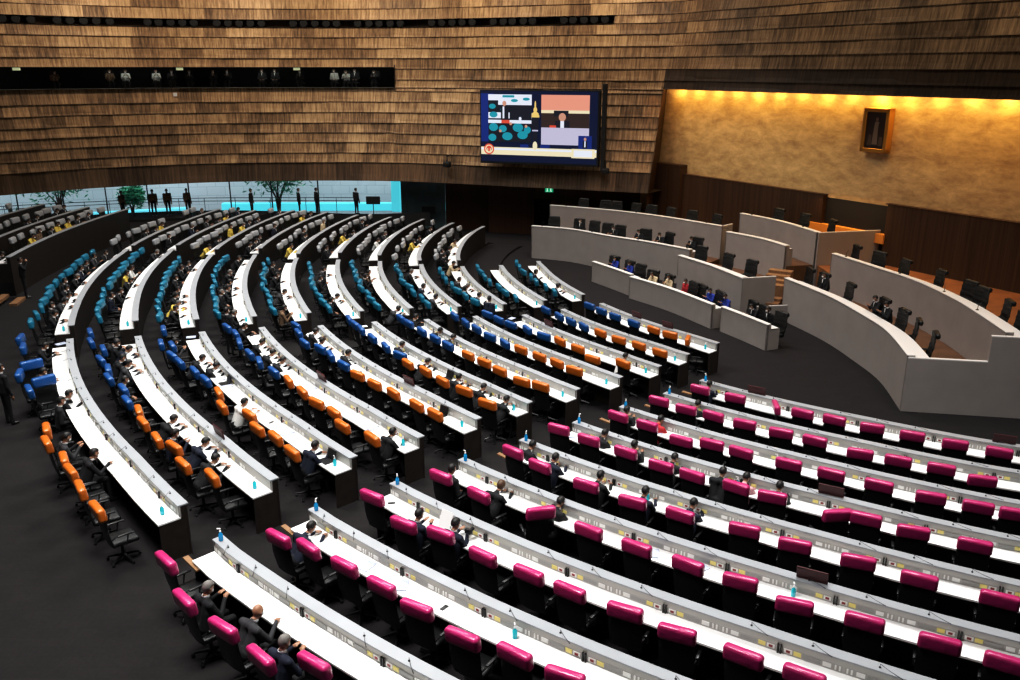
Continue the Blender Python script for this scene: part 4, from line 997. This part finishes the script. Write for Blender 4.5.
# gallery audience
for i, xx in enumerate(GALX):
    s = s_at_x(xx); p = wall_pt(s, 8.9, -1.1); q = wall_pt(s, 8.9, 1)
    d = (q-p); person(p, atan2(d.y, d.x)-pi/2, random.choice(['upright', 'phone', 'chin']), random.choice(['dark', 'grey', 'grey', 'brown', 'white']), 'spectator seated in the dark wall gallery, %s from the left' % ORD[i+1], group='gallery spectators')
    e = thing('audience_chair', 'dark chair in the wall gallery, %s from the left' % ORD[i+1], 'chair', p, atan2(d.y, d.x)-pi/2, 'gallery seats')
    link('seat', CM['seat'], e); link('backrest', CM['backrest'], e); link('pedestal', MB().tube([(0, 0, 0), (0, 0, .43)], .04, 6).mesh([M_BLACK]), e)
M_SIGN = plain('gallery_sign_glow', (.6, .65, .45), .5, emit=(.75, .8, .5), es=.5)
for i, xx in enumerate((-28.3, -20.6, -13.6)):
    p = wall_pt(s_at_x(xx), 10.25, -.02); o = link('gallery_sign', MB().rbox((0, 0, 0), (.42, .05, .16), .01, 1).mesh([M_SIGN]), None, p, radians(12)); setp(o, 'small pale lit sign hanging in the gallery opening, %s from left' % ORD[i+1], 'sign', 'gallery signs')
# ------------------------------------------------------------------ video wall
SA = Vector((-1.80, 53.40, 0)); SB = Vector((5.15, 50.95, 0)); SD = (SB-SA).normalized(); SN = Vector((SD.y, -SD.x, 0)); SW = (SB-SA).length; SZ0, SZ1 = 4.78, 9.08
scr = thing('video_screen', 'large video screen hanging on the timber wall', 'screen', (SA+SB)/2+Vector((0, 0, SZ0)), atan2(SD.y, SD.x))
hw = SW/2; hh = SZ1-SZ0
link('cabinet', MB().rbox((0, .16, hh/2), (SW, .36, hh), .02, 1).mesh([M_BLACK]), scr)
def em(name, c, s=1.0): return plain(name, tuple(x*.2 for x in c), .5, emit=c, es=s)
E_ = dict(navy=em('scr_navy', (.006, .012, .050)), blue=em('scr_blue', (.012, .035, .20)), white=em('scr_white', (.70, .74, .85)), teal=em('scr_teal', (.02, .30, .38)), dark=em('scr_dark', (.015, .017, .03)),
          salmon=em('scr_salmon', (.72, .32, .24)), lav=em('scr_lavender', (.50, .48, .62)), cream=em('scr_cream', (.75, .68, .48)), red=em('scr_red', (.62, .10, .06)), gold=em('scr_gold', (.75, .55, .2)), skin=em('scr_skin', (.55, .3, .22)), brown=em('scr_brown', (.05, .03, .028)))
en = list(E_); ems = [E_[k] for k in en]
def scrpart(name, shapes, depth):
    mb = MB()
    for q, sh in enumerate(shapes):
        y = -.03-depth-.002*q; c = en.index(sh[-1])
        if sh[0] == 'r':
            _, a, b, c0, d, _m = sh; X0, X1 = -hw+a*SW, -hw+b*SW; Z0, Z1 = c0*hh, d*hh
            mb.add([(X0, y, Z0), (X1, y, Z0), (X1, y, Z1), (X0, y, Z1)], [(0, 1, 2, 3)], c)
        else:
            _, a, b, ra, rb, _m = sh; cx, cz = -hw+a*SW, b*hh
            mb.add([(cx+ra*SW*cos(2*pi*j/16), y, cz+rb*hh*sin(2*pi*j/16)) for j in range(16)], [tuple(range(16))], c)
    return link(name, mb.mesh(ems), scr)
scrpart('display', [('r', .01, .985, .03, .985, 'navy'), ('r', .01, .985, .55, .95, 'navy'), ('r', .01, .12, .3, .95, 'blue'), ('r', .88, .985, .45, .97, 'navy'), ('r', .01, .985, .10, .105, 'dark')], .0)
random.seed(11)
L = [('r', .075, .445, .30, .94, 'dark'), ('r', .075, .445, .62, .70, 'white'), ('r', .16, .445, .80, .94, 'white'), ('r', .075, .2, .86, .94, 'white')]
for i in range(16): L.append(('r', .09+random.random()*.32, 0, 0, 0, 'teal'))
L = [x for x in L if x[2] != 0]
for (a, b, r, s) in [(.11, .78, .03, .035), (.12, .67, .035, .04), (.20, .74, .02, .03), (.30, .70, .04, .045), (.37, .72, .03, .03), (.12, .50, .04, .055), (.20, .48, .035, .05), (.33, .50, .045, .06), (.41, .47, .03, .05), (.11, .36, .035, .05), (.24, .38, .045, .055), (.37, .40, .045, .055), (.30, .86, .03, .02), (.40, .88, .03, .02)]: L.append(('e', a, b, r, s, 'teal'))
L += [('r', .075, .445, .555, .60, 'white'), ('r', .26, .445, .60, .76, 'dark'), ('r', .185, .25, .60, .79, 'dark'), ('e', .215, .82, .017, .035, 'skin'), ('r', .20, .215, .62, .78, 'white'), ('r', .19, .26, .555, .60, 'red'),
      ('e', .27, .55, .012, .02, 'skin'), ('e', .18, .45, .012, .02, 'skin'), ('e', .35, .62, .012, .025, 'white'), ('e', .40, .52, .012, .02, 'skin'), ('r', .20, .30, .90, .93, 'teal')]
scrpart('left_video_picture', L, .02)
scrpart('right_video_picture', [('r', .525, .92, .28, .94, 'lav'), ('r', .525, .92, .72, .94, 'salmon'), ('r', .525, .92, .70, .74, 'cream'), ('r', .525, .92, .51, .70, 'brown'), ('r', .63, .75, .66, .735, 'dark'), ('e', .70, .65, .03, .055, 'skin'), ('r', .64, .76, .51, .60, 'dark'), ('r', .685, .715, .51, .60, 'white'), ('r', .595, .65, .51, .54, 'red')], .02)
scrpart('tower_graphic', [('e', .475, .68, .03, .035, 'gold'), ('e', .475, .74, .016, .04, 'gold'), ('e', .475, .80, .007, .06, 'gold'), ('r', .44, .51, .64, .67, 'gold'), ('r', .445, .505, .48, .64, 'dark'), ('r', .45, .50, .455, .475, 'lav'), ('r', .455, .495, .33, .455, 'dark'), ('e', .475, .26, .02, .06, 'cream'), ('r', .35, .42, .23, .275, 'blue'), ('r', .52, .60, .23, .275, 'blue')], .02)
scrpart('caption_banner', [('r', .01, .985, .125, .23, 'cream'), ('r', .01, .985, .19, .215, 'white'), ('r', .78, .97, .11, .235, 'cream'), ('r', .80, .95, .13, .215, 'white'), ('e', .08, .20, .045, .075, 'red'), ('e', .08, .20, .034, .057, 'cream'), ('e', .08, .205, .024, .040, 'red'), ('r', .065, .072, .17, .21, 'cream'), ('r', .088, .095, .17, .21, 'cream')], .03)
scrpart('sign_language_box', [('r', .835, .945, .235, .41, 'blue'), ('e', .89, .365, .011, .022, 'skin'), ('r', .872, .908, .245, .34, 'dark'), ('r', .885, .895, .26, .34, 'white')], .04)
p = SB+SD*.25-SN*.1
o = link('line_speaker', MB().rbox((0, 0, 2.4), (.22, .35, 4.9), .02, 1).mesh([M_BLACK]), None, Vector((p.x, p.y, 4.6)), atan2(SD.y, SD.x)); setp(o, 'tall thin black line loudspeaker at right of the video screen', 'speaker')
for i, xx in enumerate((-3.4, 6.1)):
    p = wall_pt(s_at_x(xx), 4.55, .55)
    e = thing('hanging_camera', 'black camera on bracket under the timber wall, %s of the screen' % ('left' if i == 0 else 'right'), 'camera', p, radians(-20+20*i), 'wall cameras')
    link('bracket', MB().tube([(0, .6, .55), (0, 0, .5), (0, 0, .2)], .04, 6).mesh([M_BLACK]), e)
    link('camera_head', MB().rbox((0, 0, 0), (.42, .45, .36), .08, 2).mesh([M_BLACK], 'c', True), e); link('lens', MB().tube([(0, -.2, 0), (0, -.38, -.03)], .12, 10).mesh([M_PLASTIC]), e)
# exit sign
e = thing('exit_sign', 'green lit exit sign above the dark doorway', 'sign', (2.45, 54.2, 3.02), radians(-10)); e.scale = (.8, .8, .8)
link('sign_face', MB().box(-.32, .32, -.03, .03, -.17, .17).mesh([plain('exit_green', (.02, .4, .15), .4, emit=(.02, .42, .22), es=.8)]), e)
mb = MB()
for sx in (-.14, .14):
    mb.ell((sx, -.04, .10), (.03, .01, .03), 8, 6).box(sx-.025, sx+.025, -.045, -.035, -.03, .07).add([(sx-.02, -.04, -.02), (sx+.02, -.04, -.02), (sx+.08, -.04, -.13), (sx+.04, -.04, -.13)], [(0, 1, 2, 3)]).add([(sx-.02, -.04, -.02), (sx+.02, -.04, -.02), (sx-.04, -.04, -.13), (sx-.08, -.04, -.13)], [(0, 1, 2, 3)])
link('running_figures', mb.mesh([plain('exit_white', (.8, .9, .8), .4, emit=(.8, 1, .85), es=1)]), e)
# portrait on the gold wall
PS = (Vector((16.75, 40.0, 0))-GA).dot(GD)
e = thing('framed_portrait', 'gold-framed dark portrait of a standing pale figure on the lit wall', 'picture', gp(PS, 6.65, .05), atan2(-GD.y, -GD.x)+pi)
rzp = atan2(GD.y, GD.x); e.rotation_euler = (0, 0, rzp)
M_GF = plain('gold_frame', (.50, .26, .05), .35, .5); y = -.34
mb = MB(); W, H = 1.36, 1.95
mb.box(-W/2, W/2, -.02, .02, 0, H)
for a in (-1, 1): mb.rbox((a*(W/2-.09), -.17, H/2), (.18, .34, H), .02, 1)
for z in (.09, H-.09): mb.rbox((0, -.17, z), (W, .34, .18), .02, 1)
link('frame', mb.mesh([M_GF]), e)
mb = MB(); mb.box(-W/2+.17, W/2-.17, -.27, -.25, .17, H-.17, 0)
yy = -.28
mb.add([(-.12, yy, .35), (.16, yy, .35), (.13, yy, 1.1), (.16, yy, 1.35), (-.05, yy, 1.35), (-.08, yy, 1.0)], [(0, 1, 2, 3, 4, 5)], 1)
mb.ell((.05, yy, 1.45), (.07, .01, .09), 10, 6, 2); mb.add([(-.36, yy, .3), (-.14, yy, .3), (-.16, yy, .75), (-.3, yy, .8)], [(0, 1, 2, 3)], 3); mb.add([(.2, yy, .3), (.42, yy, .3), (.4, yy, .7), (.24, yy, .7)], [(0, 1, 2, 3)], 3)
link('picture', mb.mesh([plain('portrait_dark', (.03, .015, .012), .4), plain('portrait_pale', (.20, .14, .10), .5), plain('portrait_face', (.17, .10, .07), .5), plain('portrait_mid', (.09, .055, .035), .5)]), e)
# ------------------------------------------------------------------ podium
def bench(name, P, z0, ztop, label, n=6, width=.75, closed_ends=True, side=1, ledge=.22, drop=.18, sharp=False, thick=.08):
    C = catmull(P, n) if not sharp else [Vector((*p, 0)) for p in P]
    base = Vector((P[0][0], P[0][1], z0)); D = thing(name, label, 'podium desk', base)
    fr = []
    for i, c in enumerate(C):
        d = (C[min(i+1, len(C)-1)]-C[max(i-1, 0)]).normalized(); nrm = Vector((-d.y, d.x, 0))*side      # nrm points to the speakers' side
        fr.append(lambda o, z, c=c, nrm=nrm: c+nrm*o+Vector((0, 0, z))-base)
    def part(nm, prof, mat): link(nm, sweep(fr, prof, [mat]), D)
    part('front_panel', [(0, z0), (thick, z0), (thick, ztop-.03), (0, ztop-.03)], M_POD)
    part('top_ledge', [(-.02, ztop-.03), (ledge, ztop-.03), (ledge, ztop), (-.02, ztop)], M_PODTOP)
    if width: 
        part('worktop', [(thick, ztop-drop-.04), (width, ztop-drop-.04), (width, ztop-drop), (thick, ztop-drop)], M_PODTOP)
    if closed_ends and width:
        for q in (0, -1):
            f = fr[q]; V = [f(0, z0), f(width, z0), f(width, ztop-drop), f(ledge, ztop-drop), f(ledge, ztop-.03), f(0, ztop-.03)]
            dd = (C[1]-C[0]).normalized()*.05 if q == 0 else (C[-2]-C[-1]).normalized()*.05
            mb = MB(); m = len(V); mb.add(V+[v+dd for v in V], [tuple(range(m)), tuple(range(m, 2*m))[::-1]]+[(i, (i+1) % m, m+(i+1) % m, m+i) for i in range(m)])
            me = mb.mesh([M_POD]); bm = bmesh.new(); bm.from_mesh(me); bmesh.ops.recalc_face_normals(bm, faces=bm.faces); bm.to_mesh(me); bm.free(); link('end_panel', me, D)
    return D
# benches run from far left to near right, so the speakers' side lies on the left hand of the direction of travel
P1 = [(1.2, 48.05), (3.36, 47.0), (5.28, 44.98), (7.14, 43.29), (8.8, 41.4)]
P1B = [(7.97, 40.1), (9.0, 37.92), (9.84, 35.41)]
P1C = [(11.62, 35.5), (12.4, 32.56), (12.69, 29.9), (12.74, 27.8), (12.3, 25.2)]
P2 = [(2.34, 50.44), (5.65, 48.58), (8.14, 46.51), (10.77, 43.41)]
P2B = [(10.61, 41.87), (11.81, 40.17), (12.47, 38.37)]
P2C = [(13.97, 36.72), (14.79, 33.87), (15.34, 31.73), (15.48, 29.13), (15.35, 27.19), (15.1, 25.0)]
P3 = [(11.82, 44.11), (13.15, 41.68), (13.95, 38.73)]
bench('podium_bench', P1, 0, 1.85, 'long pale front bench at the left of the podium, lower tier')
bench('podium_bench', P1B, 0, 1.85, 'pale lower-tier bench at the centre of the podium')
bench('podium_bench', P1C, 0, 1.85, 'big curved pale bench at the right front of the podium')
bench('podium_bench', P2, 0, 2.65, 'pale upper-tier bench behind the left front bench')
bench('podium_bench', P2B, 0, 2.65, 'pale upper-tier bench at the podium centre, beside the stairs', width=.4)
bench('podium_bench', P2C, 0, 2.65, 'pale curved upper-tier bench at the right of the podium')
bench('podium_bench', P3, 0, 3.2, 'highest pale bench at the middle of the podium')
def slab(name, pts, z0, z1, mat, label=None, cat=None, kind='structure', group=None):
    n = len(pts); V = [(x, y, z0) for x, y in pts]+[(x, y, z1) for x, y in pts]
    me = mesh_from(V, [tuple(range(n))[::-1], tuple(range(n, 2*n))]+[(i, (i+1) % n, n+(i+1) % n, n+i) for i in range(n)], mat)
    bm = bmesh.new(); bm.from_mesh(me); bmesh.ops.recalc_face_normals(bm, faces=bm.faces); bmesh.ops.triangulate(bm, faces=[f for f in bm.faces if len(f.verts) > 4]); bm.to_mesh(me); bm.free()
    return setp(link(name, me), label, cat, group, kind)
cc = lambda P, n=4: [(p.x, p.y) for p in catmull(P, n)]
def shift(P, o):
    out = []; Q = [Vector((*p, 0)) for p in P]
    for i, c in enumerate(Q):
        d = (Q[min(i+1, len(Q)-1)]-Q[max(i-1, 0)]).normalized(); nrm = Vector((-d.y, d.x, 0)); q = c+nrm*o; out.append((q.x, q.y))
    return out
M_STAGE1 = plain('stage_floor_wood_dim', (.14, .07, .035), .5, var=.2, vscale=2)  # darker copy of the stage wood, without the painted warm-lit tone
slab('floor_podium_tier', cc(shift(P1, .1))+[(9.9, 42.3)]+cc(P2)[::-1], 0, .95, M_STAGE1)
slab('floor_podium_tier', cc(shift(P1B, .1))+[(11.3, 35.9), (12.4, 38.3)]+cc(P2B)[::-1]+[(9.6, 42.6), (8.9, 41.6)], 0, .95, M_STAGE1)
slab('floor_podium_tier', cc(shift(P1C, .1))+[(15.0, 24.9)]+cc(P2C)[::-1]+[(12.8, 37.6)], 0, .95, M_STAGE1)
slab('floor_podium_tier', cc(shift(P2, .1))+[(12.2, 44.6), (10.9, 49.5), (8.9, 53.6), (4.2, 54.5), (3.3, 50.9)], 0, 1.68, M_STAGE)
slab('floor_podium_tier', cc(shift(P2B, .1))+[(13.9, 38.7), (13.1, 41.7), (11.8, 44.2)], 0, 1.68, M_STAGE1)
slab('floor_podium_tier', cc(shift(P2C, .1))+[(20, 24.6), (27.0, 23.0), (20.3, 34.0), (17.1, 39.2), (14.1, 38.6)], 0, 1.68, M_STAGE)
slab('floor_podium_tier', cc(shift(P3, .1))+[(17.1, 39.7), (13.6, 45.0), (12.2, 44.6)], 0, 2.25, M_STAGE)
def pwall(name, a, b, z0, z1, th, label, cat='podium wall', cap=True):
    a = Vector((*a, 0)); b = Vector((*b, 0)); d = (b-a).normalized(); n = Vector((-d.y, d.x, 0))*th
    e = thing(name, label, cat, a); V = [a, b, b+n, a+n]; V = [v-a for v in V]
    def blk(q0, q1, m, grow=0): 
        mb = MB(); mb.add([v+Vector((0, 0, q0)) for v in V]+[v+Vector((0, 0, q1)) for v in V], [(0,3,2,1),(4,5,6,7),(0,1,5,4),(1,2,6,5),(2,3,7,6),(3,0,4,7)]); return mb.mesh([m])
    link('panel', blk(z0, z1-.03, M_POD), e); link('cap', blk(z1-.03, z1, M_PODTOP), e); return e
pwall('podium_end_wall', (12.3, 25.15), (14.55, 24.75), 0, 1.78, .12, 'pale end wall closing the big right bench, lower part')
pwall('podium_end_wall', (14.55, 24.75), (21.0, 23.6), 0, 2.6, .12, 'pale end wall at right edge rising beside the big right bench')
pwall('podium_side_wall', (9.84, 35.41), (11.35, 35.75), 0, 1.85, .08, 'pale side wall of the centre bench beside the stairs')
pwall('podium_side_wall', (14.0, 38.58), (17.05, 39.23), 0, 3.2, .08, 'pale side wall of the highest bench running back to the timber wall')
pwall('podium_side_wall', (10.77, 43.41), (11.5, 44.1), 0, 2.65, .08, 'short pale return wall at the end of upper left bench')
pwall('podium_gate', (10.3, 34.9), (11.75, 35.1), 0, .75, .06, 'low pale gate panel across the foot of the podium stairs')
for i in range(6):
    f = i/6; a = Vector((10.55, 35.9, 0)); d = Vector((1.35, 2.35, 0)).normalized(); nn = Vector((d.y, -d.x, 0))
    q = a+d*.42*i; pts = [(q.x, q.y), ((q+nn*1.0).x, (q+nn*1.0).y), ((q+nn*1.0+d*.46).x, (q+nn*1.0+d*.46).y), ((q+d*.46).x, (q+d*.46).y)]
    slab('stair_step', pts, 0, .95+.12*(i+1) if i > 1 else .7+.12*i, M_WOODTAN, 'wooden step of the podium stairs, %s from the bottom' % ORD[i+1], 'step', None, 'podium steps')
# clerks' desks in front
P0A = [(4.12, 42.4), (4.9, 41.0), (5.68, 39.5)]; P0B = [(5.57, 39.1), (7.0, 36.9), (8.3, 34.1)]; P0C = [(8.6, 33.8), (9.2, 32.5), (9.75, 31.2)]
for P, l in ((P0A, 'low pale clerks desk in front of podium, left one'), (P0B, 'low pale clerks desk in front of podium, long middle one'), (P0C, 'low pale clerks desk in front of podium, right one')):
    bench('clerk_desk', P, 0, 1.05, l, width=.6, ledge=.18, drop=.22)
def pchair(x, y, z, rz, label, group):
    e = thing('executive_chair', label, 'chair', (x, y, z), rz, group)
    link('seat', CM['pseat'], e); link('backrest', CM['pback'], e); link('armrest', CM['parm-1'], e); link('armrest', CM['parm1'], e); link('star_base', CM['farbase'], e)
def facing(P, x, y):
    C = catmull(P, 6); i = min(range(len(C)), key=lambda i: (C[i].x-x)**2+(C[i].y-y)**2)
    d = (C[min(i+1, len(C)-1)]-C[max(i-1, 0)]).normalized(); n = Vector((d.y, -d.x, 0))      # towards the hall
    return C[i], n, atan2(n.y, n.x)-pi/2
def row_chairs(P, pts, z, w, group, off=1.25):
    for i, (x, y) in enumerate(pts):
        c, n, rz = facing(P, x, y)
        dd = (Vector((x, y, 0))-c); o = max(1.0, min(1.7, dd.length)); q = c-n*(o-.35)
        pchair(q.x, q.y, z, rz+random.uniform(-.25, .25), 'black leather armchair, %s from the left, %s' % (ORD[i+1], w), group)
random.seed(5)
PG = 'black podium armchairs'
row_chairs(P1, [(2.04, 47.81), (3.48, 47.16), (4.0, 46.6), (4.9, 45.9), (5.68, 45.32), (6.74, 44.36), (7.64, 43.33), (8.95, 42.11)], .95, 'behind the lower left bench', PG)
row_chairs(P1B, [(9.2, 39.9), (9.9, 38.5), (10.7, 36.9)], .95, 'behind the lower centre bench', PG)
row_chairs(P1C, [(12.6, 35.2), (13.0, 34.3), (13.3, 32.8), (13.75, 30.4), (13.8, 28.9), (13.7, 27.6), (13.6, 26.4)], .95, 'behind the big right bench', PG)
row_chairs(P2, [(4.2, 50.6), (5.3, 49.9), (6.24, 49.2), (7.1, 48.5), (7.9, 47.9), (8.7, 46.9), (9.8, 45.7), (10.8, 44.6)], 1.68, 'behind the upper left bench', PG)
row_chairs(P2C, [(14.9, 36.6), (15.3, 35.2), (15.9, 33.6), (16.4, 31.9), (16.6, 30.2), (16.6, 29.2), (16.5, 27.4), (16.2, 26.0)], 1.68, 'behind the upper right bench', PG)
row_chairs(P3, [(13.5, 43.2), (14.3, 41.7), (15.0, 40.0)], 2.25, 'behind the highest bench', PG)
for P, pts, w in ((P0A, [(5.1, 42.2), (5.7, 41.2), (6.2, 40.3)], 'left clerks desk'), (P0B, [(6.8, 39.0), (7.3, 38.0), (7.8, 37.0), (8.3, 36.0), (8.8, 35.0)], 'middle clerks desk'), (P0C, [(9.8, 33.8), (10.1, 32.9), (10.4, 32.0)], 'right clerks desk')):
    row_chairs(P, pts, 0, 'at the '+w, 'clerks chairs')
def row_people(P, pts, z, outs, w, group):
    for i, (x, y) in enumerate(pts):
        c, n, rz = facing(P, x, y); q = c-n*.92
        person((q.x, q.y, z), rz, random.choice(['upright', 'phone', 'write']), outs[i % len(outs)], 'person in %s, %s from the left %s' % (OUTW[outs[i % len(outs)]], ORD[i+1], w), group)
row_people(P1, [(3.25, 46.9), (5.1, 45.2), (6.2, 44.2), (7.05, 43.4), (8.5, 41.9)], .95, ['dark'], 'behind the lower left bench', 'people at the podium')
row_people(P1C, [(12.3, 34.3), (12.9, 30.9), (13.0, 30.1)], .95, ['dark'], 'behind the big right bench', 'people at the podium')
row_people(P0A, [(4.6, 41.8), (5.1, 40.9)], 0, ['blue', 'blue'], 'at the left clerks desk', 'people at the clerks desks')
row_people(P0B, [(5.9, 38.7), (6.4, 37.9), (7.0, 37.0), (7.9, 35.2), (8.2, 34.5)], 0, ['cream', 'cream', 'red', 'blue', 'blue'], 'at the middle clerks desk', 'people at the clerks desks')
row_people(P0C, [(9.0, 33.1), (9.35, 32.3)], 0, ['dark'], 'at the right clerks desk', 'people at the clerks desks')
# table lamps / microphones on the podium benches
for i, (P, z) in enumerate(((P1, 1.85), (P2, 2.65), (P3, 3.2), (P2C, 2.65))):
    C = catmull(P, 6)
    for j in range(2, len(C)-1, 7):
        q = C[j]; d = (C[j+1]-C[j-1]).normalized(); nn = Vector((-d.y, d.x, 0))*.12
        o = link('bench_microphone', MB().lathe([(.05, 0), (.05, .02), (.01, .03)], 8).tube([(0, 0, .02), (.02, 0, .18), (.10, 0, .26)], .01, 5).mesh([M_PLASTIC]), None, (q.x+nn.x, q.y+nn.y, z), random.uniform(0, 6))
        setp(o, 'small microphone on %s pale podium bench, %s along it' % (['lower left', 'upper left', 'highest', 'upper right'][i], ORD[j//7+1]), 'microphone', 'podium microphones')
# ------------------------------------------------------------------ light
for i, (x, y, e) in enumerate([(-14, 36, 1400), (-4, 27, 1600), (-8, 48, 1000), (6, 18, 1300), (-12, 20, 1300), (4, 38, 1000), (16, 12, 560), (-4, 10, 1750)]):
    area('ceiling_light', (x, y, 16.6), 5, e*LK, (1, .985, .96), spread=radians(120))
for i, (x, y, e) in enumerate([(9, 33, 300), (15, 26, 200), (5, 44, 240)]):
    area('podium_light', (x, y, 16.6), 3, e*LK, (1, .9, .84), spread=radians(100))
# wall washers for the timber wall, standing back from it under the ceiling
for x in (-33, -25, -17, -9, -1, 6):
    s = s_at_x(x); p = wall_pt(s, 16.7, 4.5); q = wall_pt(s, 8.0, 0)
    area('wall_washer', p, 2.0, 430*LK, (1, .86, .70), target=q, sy=1.0)
for x in (14, 19, 24):
    s = s_at_x(x); p = wall_pt(s, 16.7, 4.0); q = wall_pt(s, 11.0, 0)
    area('wall_washer', p, 2.0, 150*LK, (1, .86, .66), target=q, sy=1.0)
# grazing light in the gold alcove
for j in range(16):
    s = -1.0+j*1.45; z = 9.45
    l = bpy.data.lights.new('alcove_spot', 'SPOT'); l.energy = 120*LK*(1.25 if j % 3 == 1 else 1); l.color = (1, .62, .17); l.spot_size = radians(125); l.spot_blend = 1.0; l.shadow_soft_size = .12
    o = bpy.data.objects.new('alcove_spot', l); COL.objects.link(o); o.location = gp(s, z, .40); o.rotation_euler = (gp(s, 6.2, .0)-gp(s, z, .40)).to_track_quat('-Z', 'Y').to_euler()
o = area('alcove_strip', gp(9, 9.5, .40), 22, 300*LK, (1, .64, .26), sy=.3)
zd = (gp(9, 9.5, .40)-gp(9, 4, .05)).normalized(); yd = zd.cross(GD).normalized(); o.rotation_euler = Matrix((GD, yd, zd)).transposed().to_euler()
l = bpy.data.lights.new('portrait_light', 'POINT'); l.energy = 22*LK; l.color = (1, .62, .12); l.shadow_soft_size = .1
o = bpy.data.objects.new('portrait_light', l); COL.objects.link(o); o.location = gp(PS, 8.95, .3)
# warm light on the stage floor and in the gap
area('stage_light', gp(11.3, 4.2, .9), 3.5, 26*LK, (1, .5, .14), target=gp(11.3, 2.6, .2), sy=.3)
area('stage_wash', gp(18, 8.8, 1.6), 10, 80*LK, (1, .62, .3), target=gp(18, 1.7, 1.2), sy=.5)
area('stage_wash_left', gp(2, 8.8, 1.6), 8, 25*LK, (1, .62, .3), target=gp(2, 1.7, 1.2), sy=.5)
# daylight in the courtyard behind the window
for x, y in ((-40, 59), (-26, 66), (-12, 67.5)):
    area('courtyard_light', (x, y, 7.5), 9, 800*LK, (.88, .95, 1), target=(x-2, y+4, 1))
w = bpy.data.worlds.new('World'); SC.world = w; w.use_nodes = True
w.node_tree.nodes['Background'].inputs[0].default_value = (.6, .7, .8, 1); w.node_tree.nodes['Background'].inputs[1].default_value = .3
# ------------------------------------------------------------------ camera
cam = bpy.data.cameras.new('Camera'); cam.sensor_width = 36; cam.lens = 36*859.94/1020; cam.clip_start = .2; cam.clip_end = 400
co = bpy.data.objects.new('Camera', cam); COL.objects.link(co); co.location = (0, 0, 10.3); co.rotation_euler = (pi/2-.30623, 0, 0)
SC.camera = co
SC.view_settings.view_transform = 'Standard'; SC.view_settings.look = 'None'; SC.view_settings.exposure = 0; SC.view_settings.gamma = 1
vs_ = SC.view_settings; vs_.use_curve_mapping = True
cv = vs_.curve_mapping.curves[3]
for x_, y_ in ((.10, .058), (.25, .195), (.5, .47), (.75, .755)): cv.points.new(x_, y_)
vs_.curve_mapping.update()
SC.cycles.use_denoising = True; SC.cycles.max_bounces = 6; SC.cycles.diffuse_bounces = 3
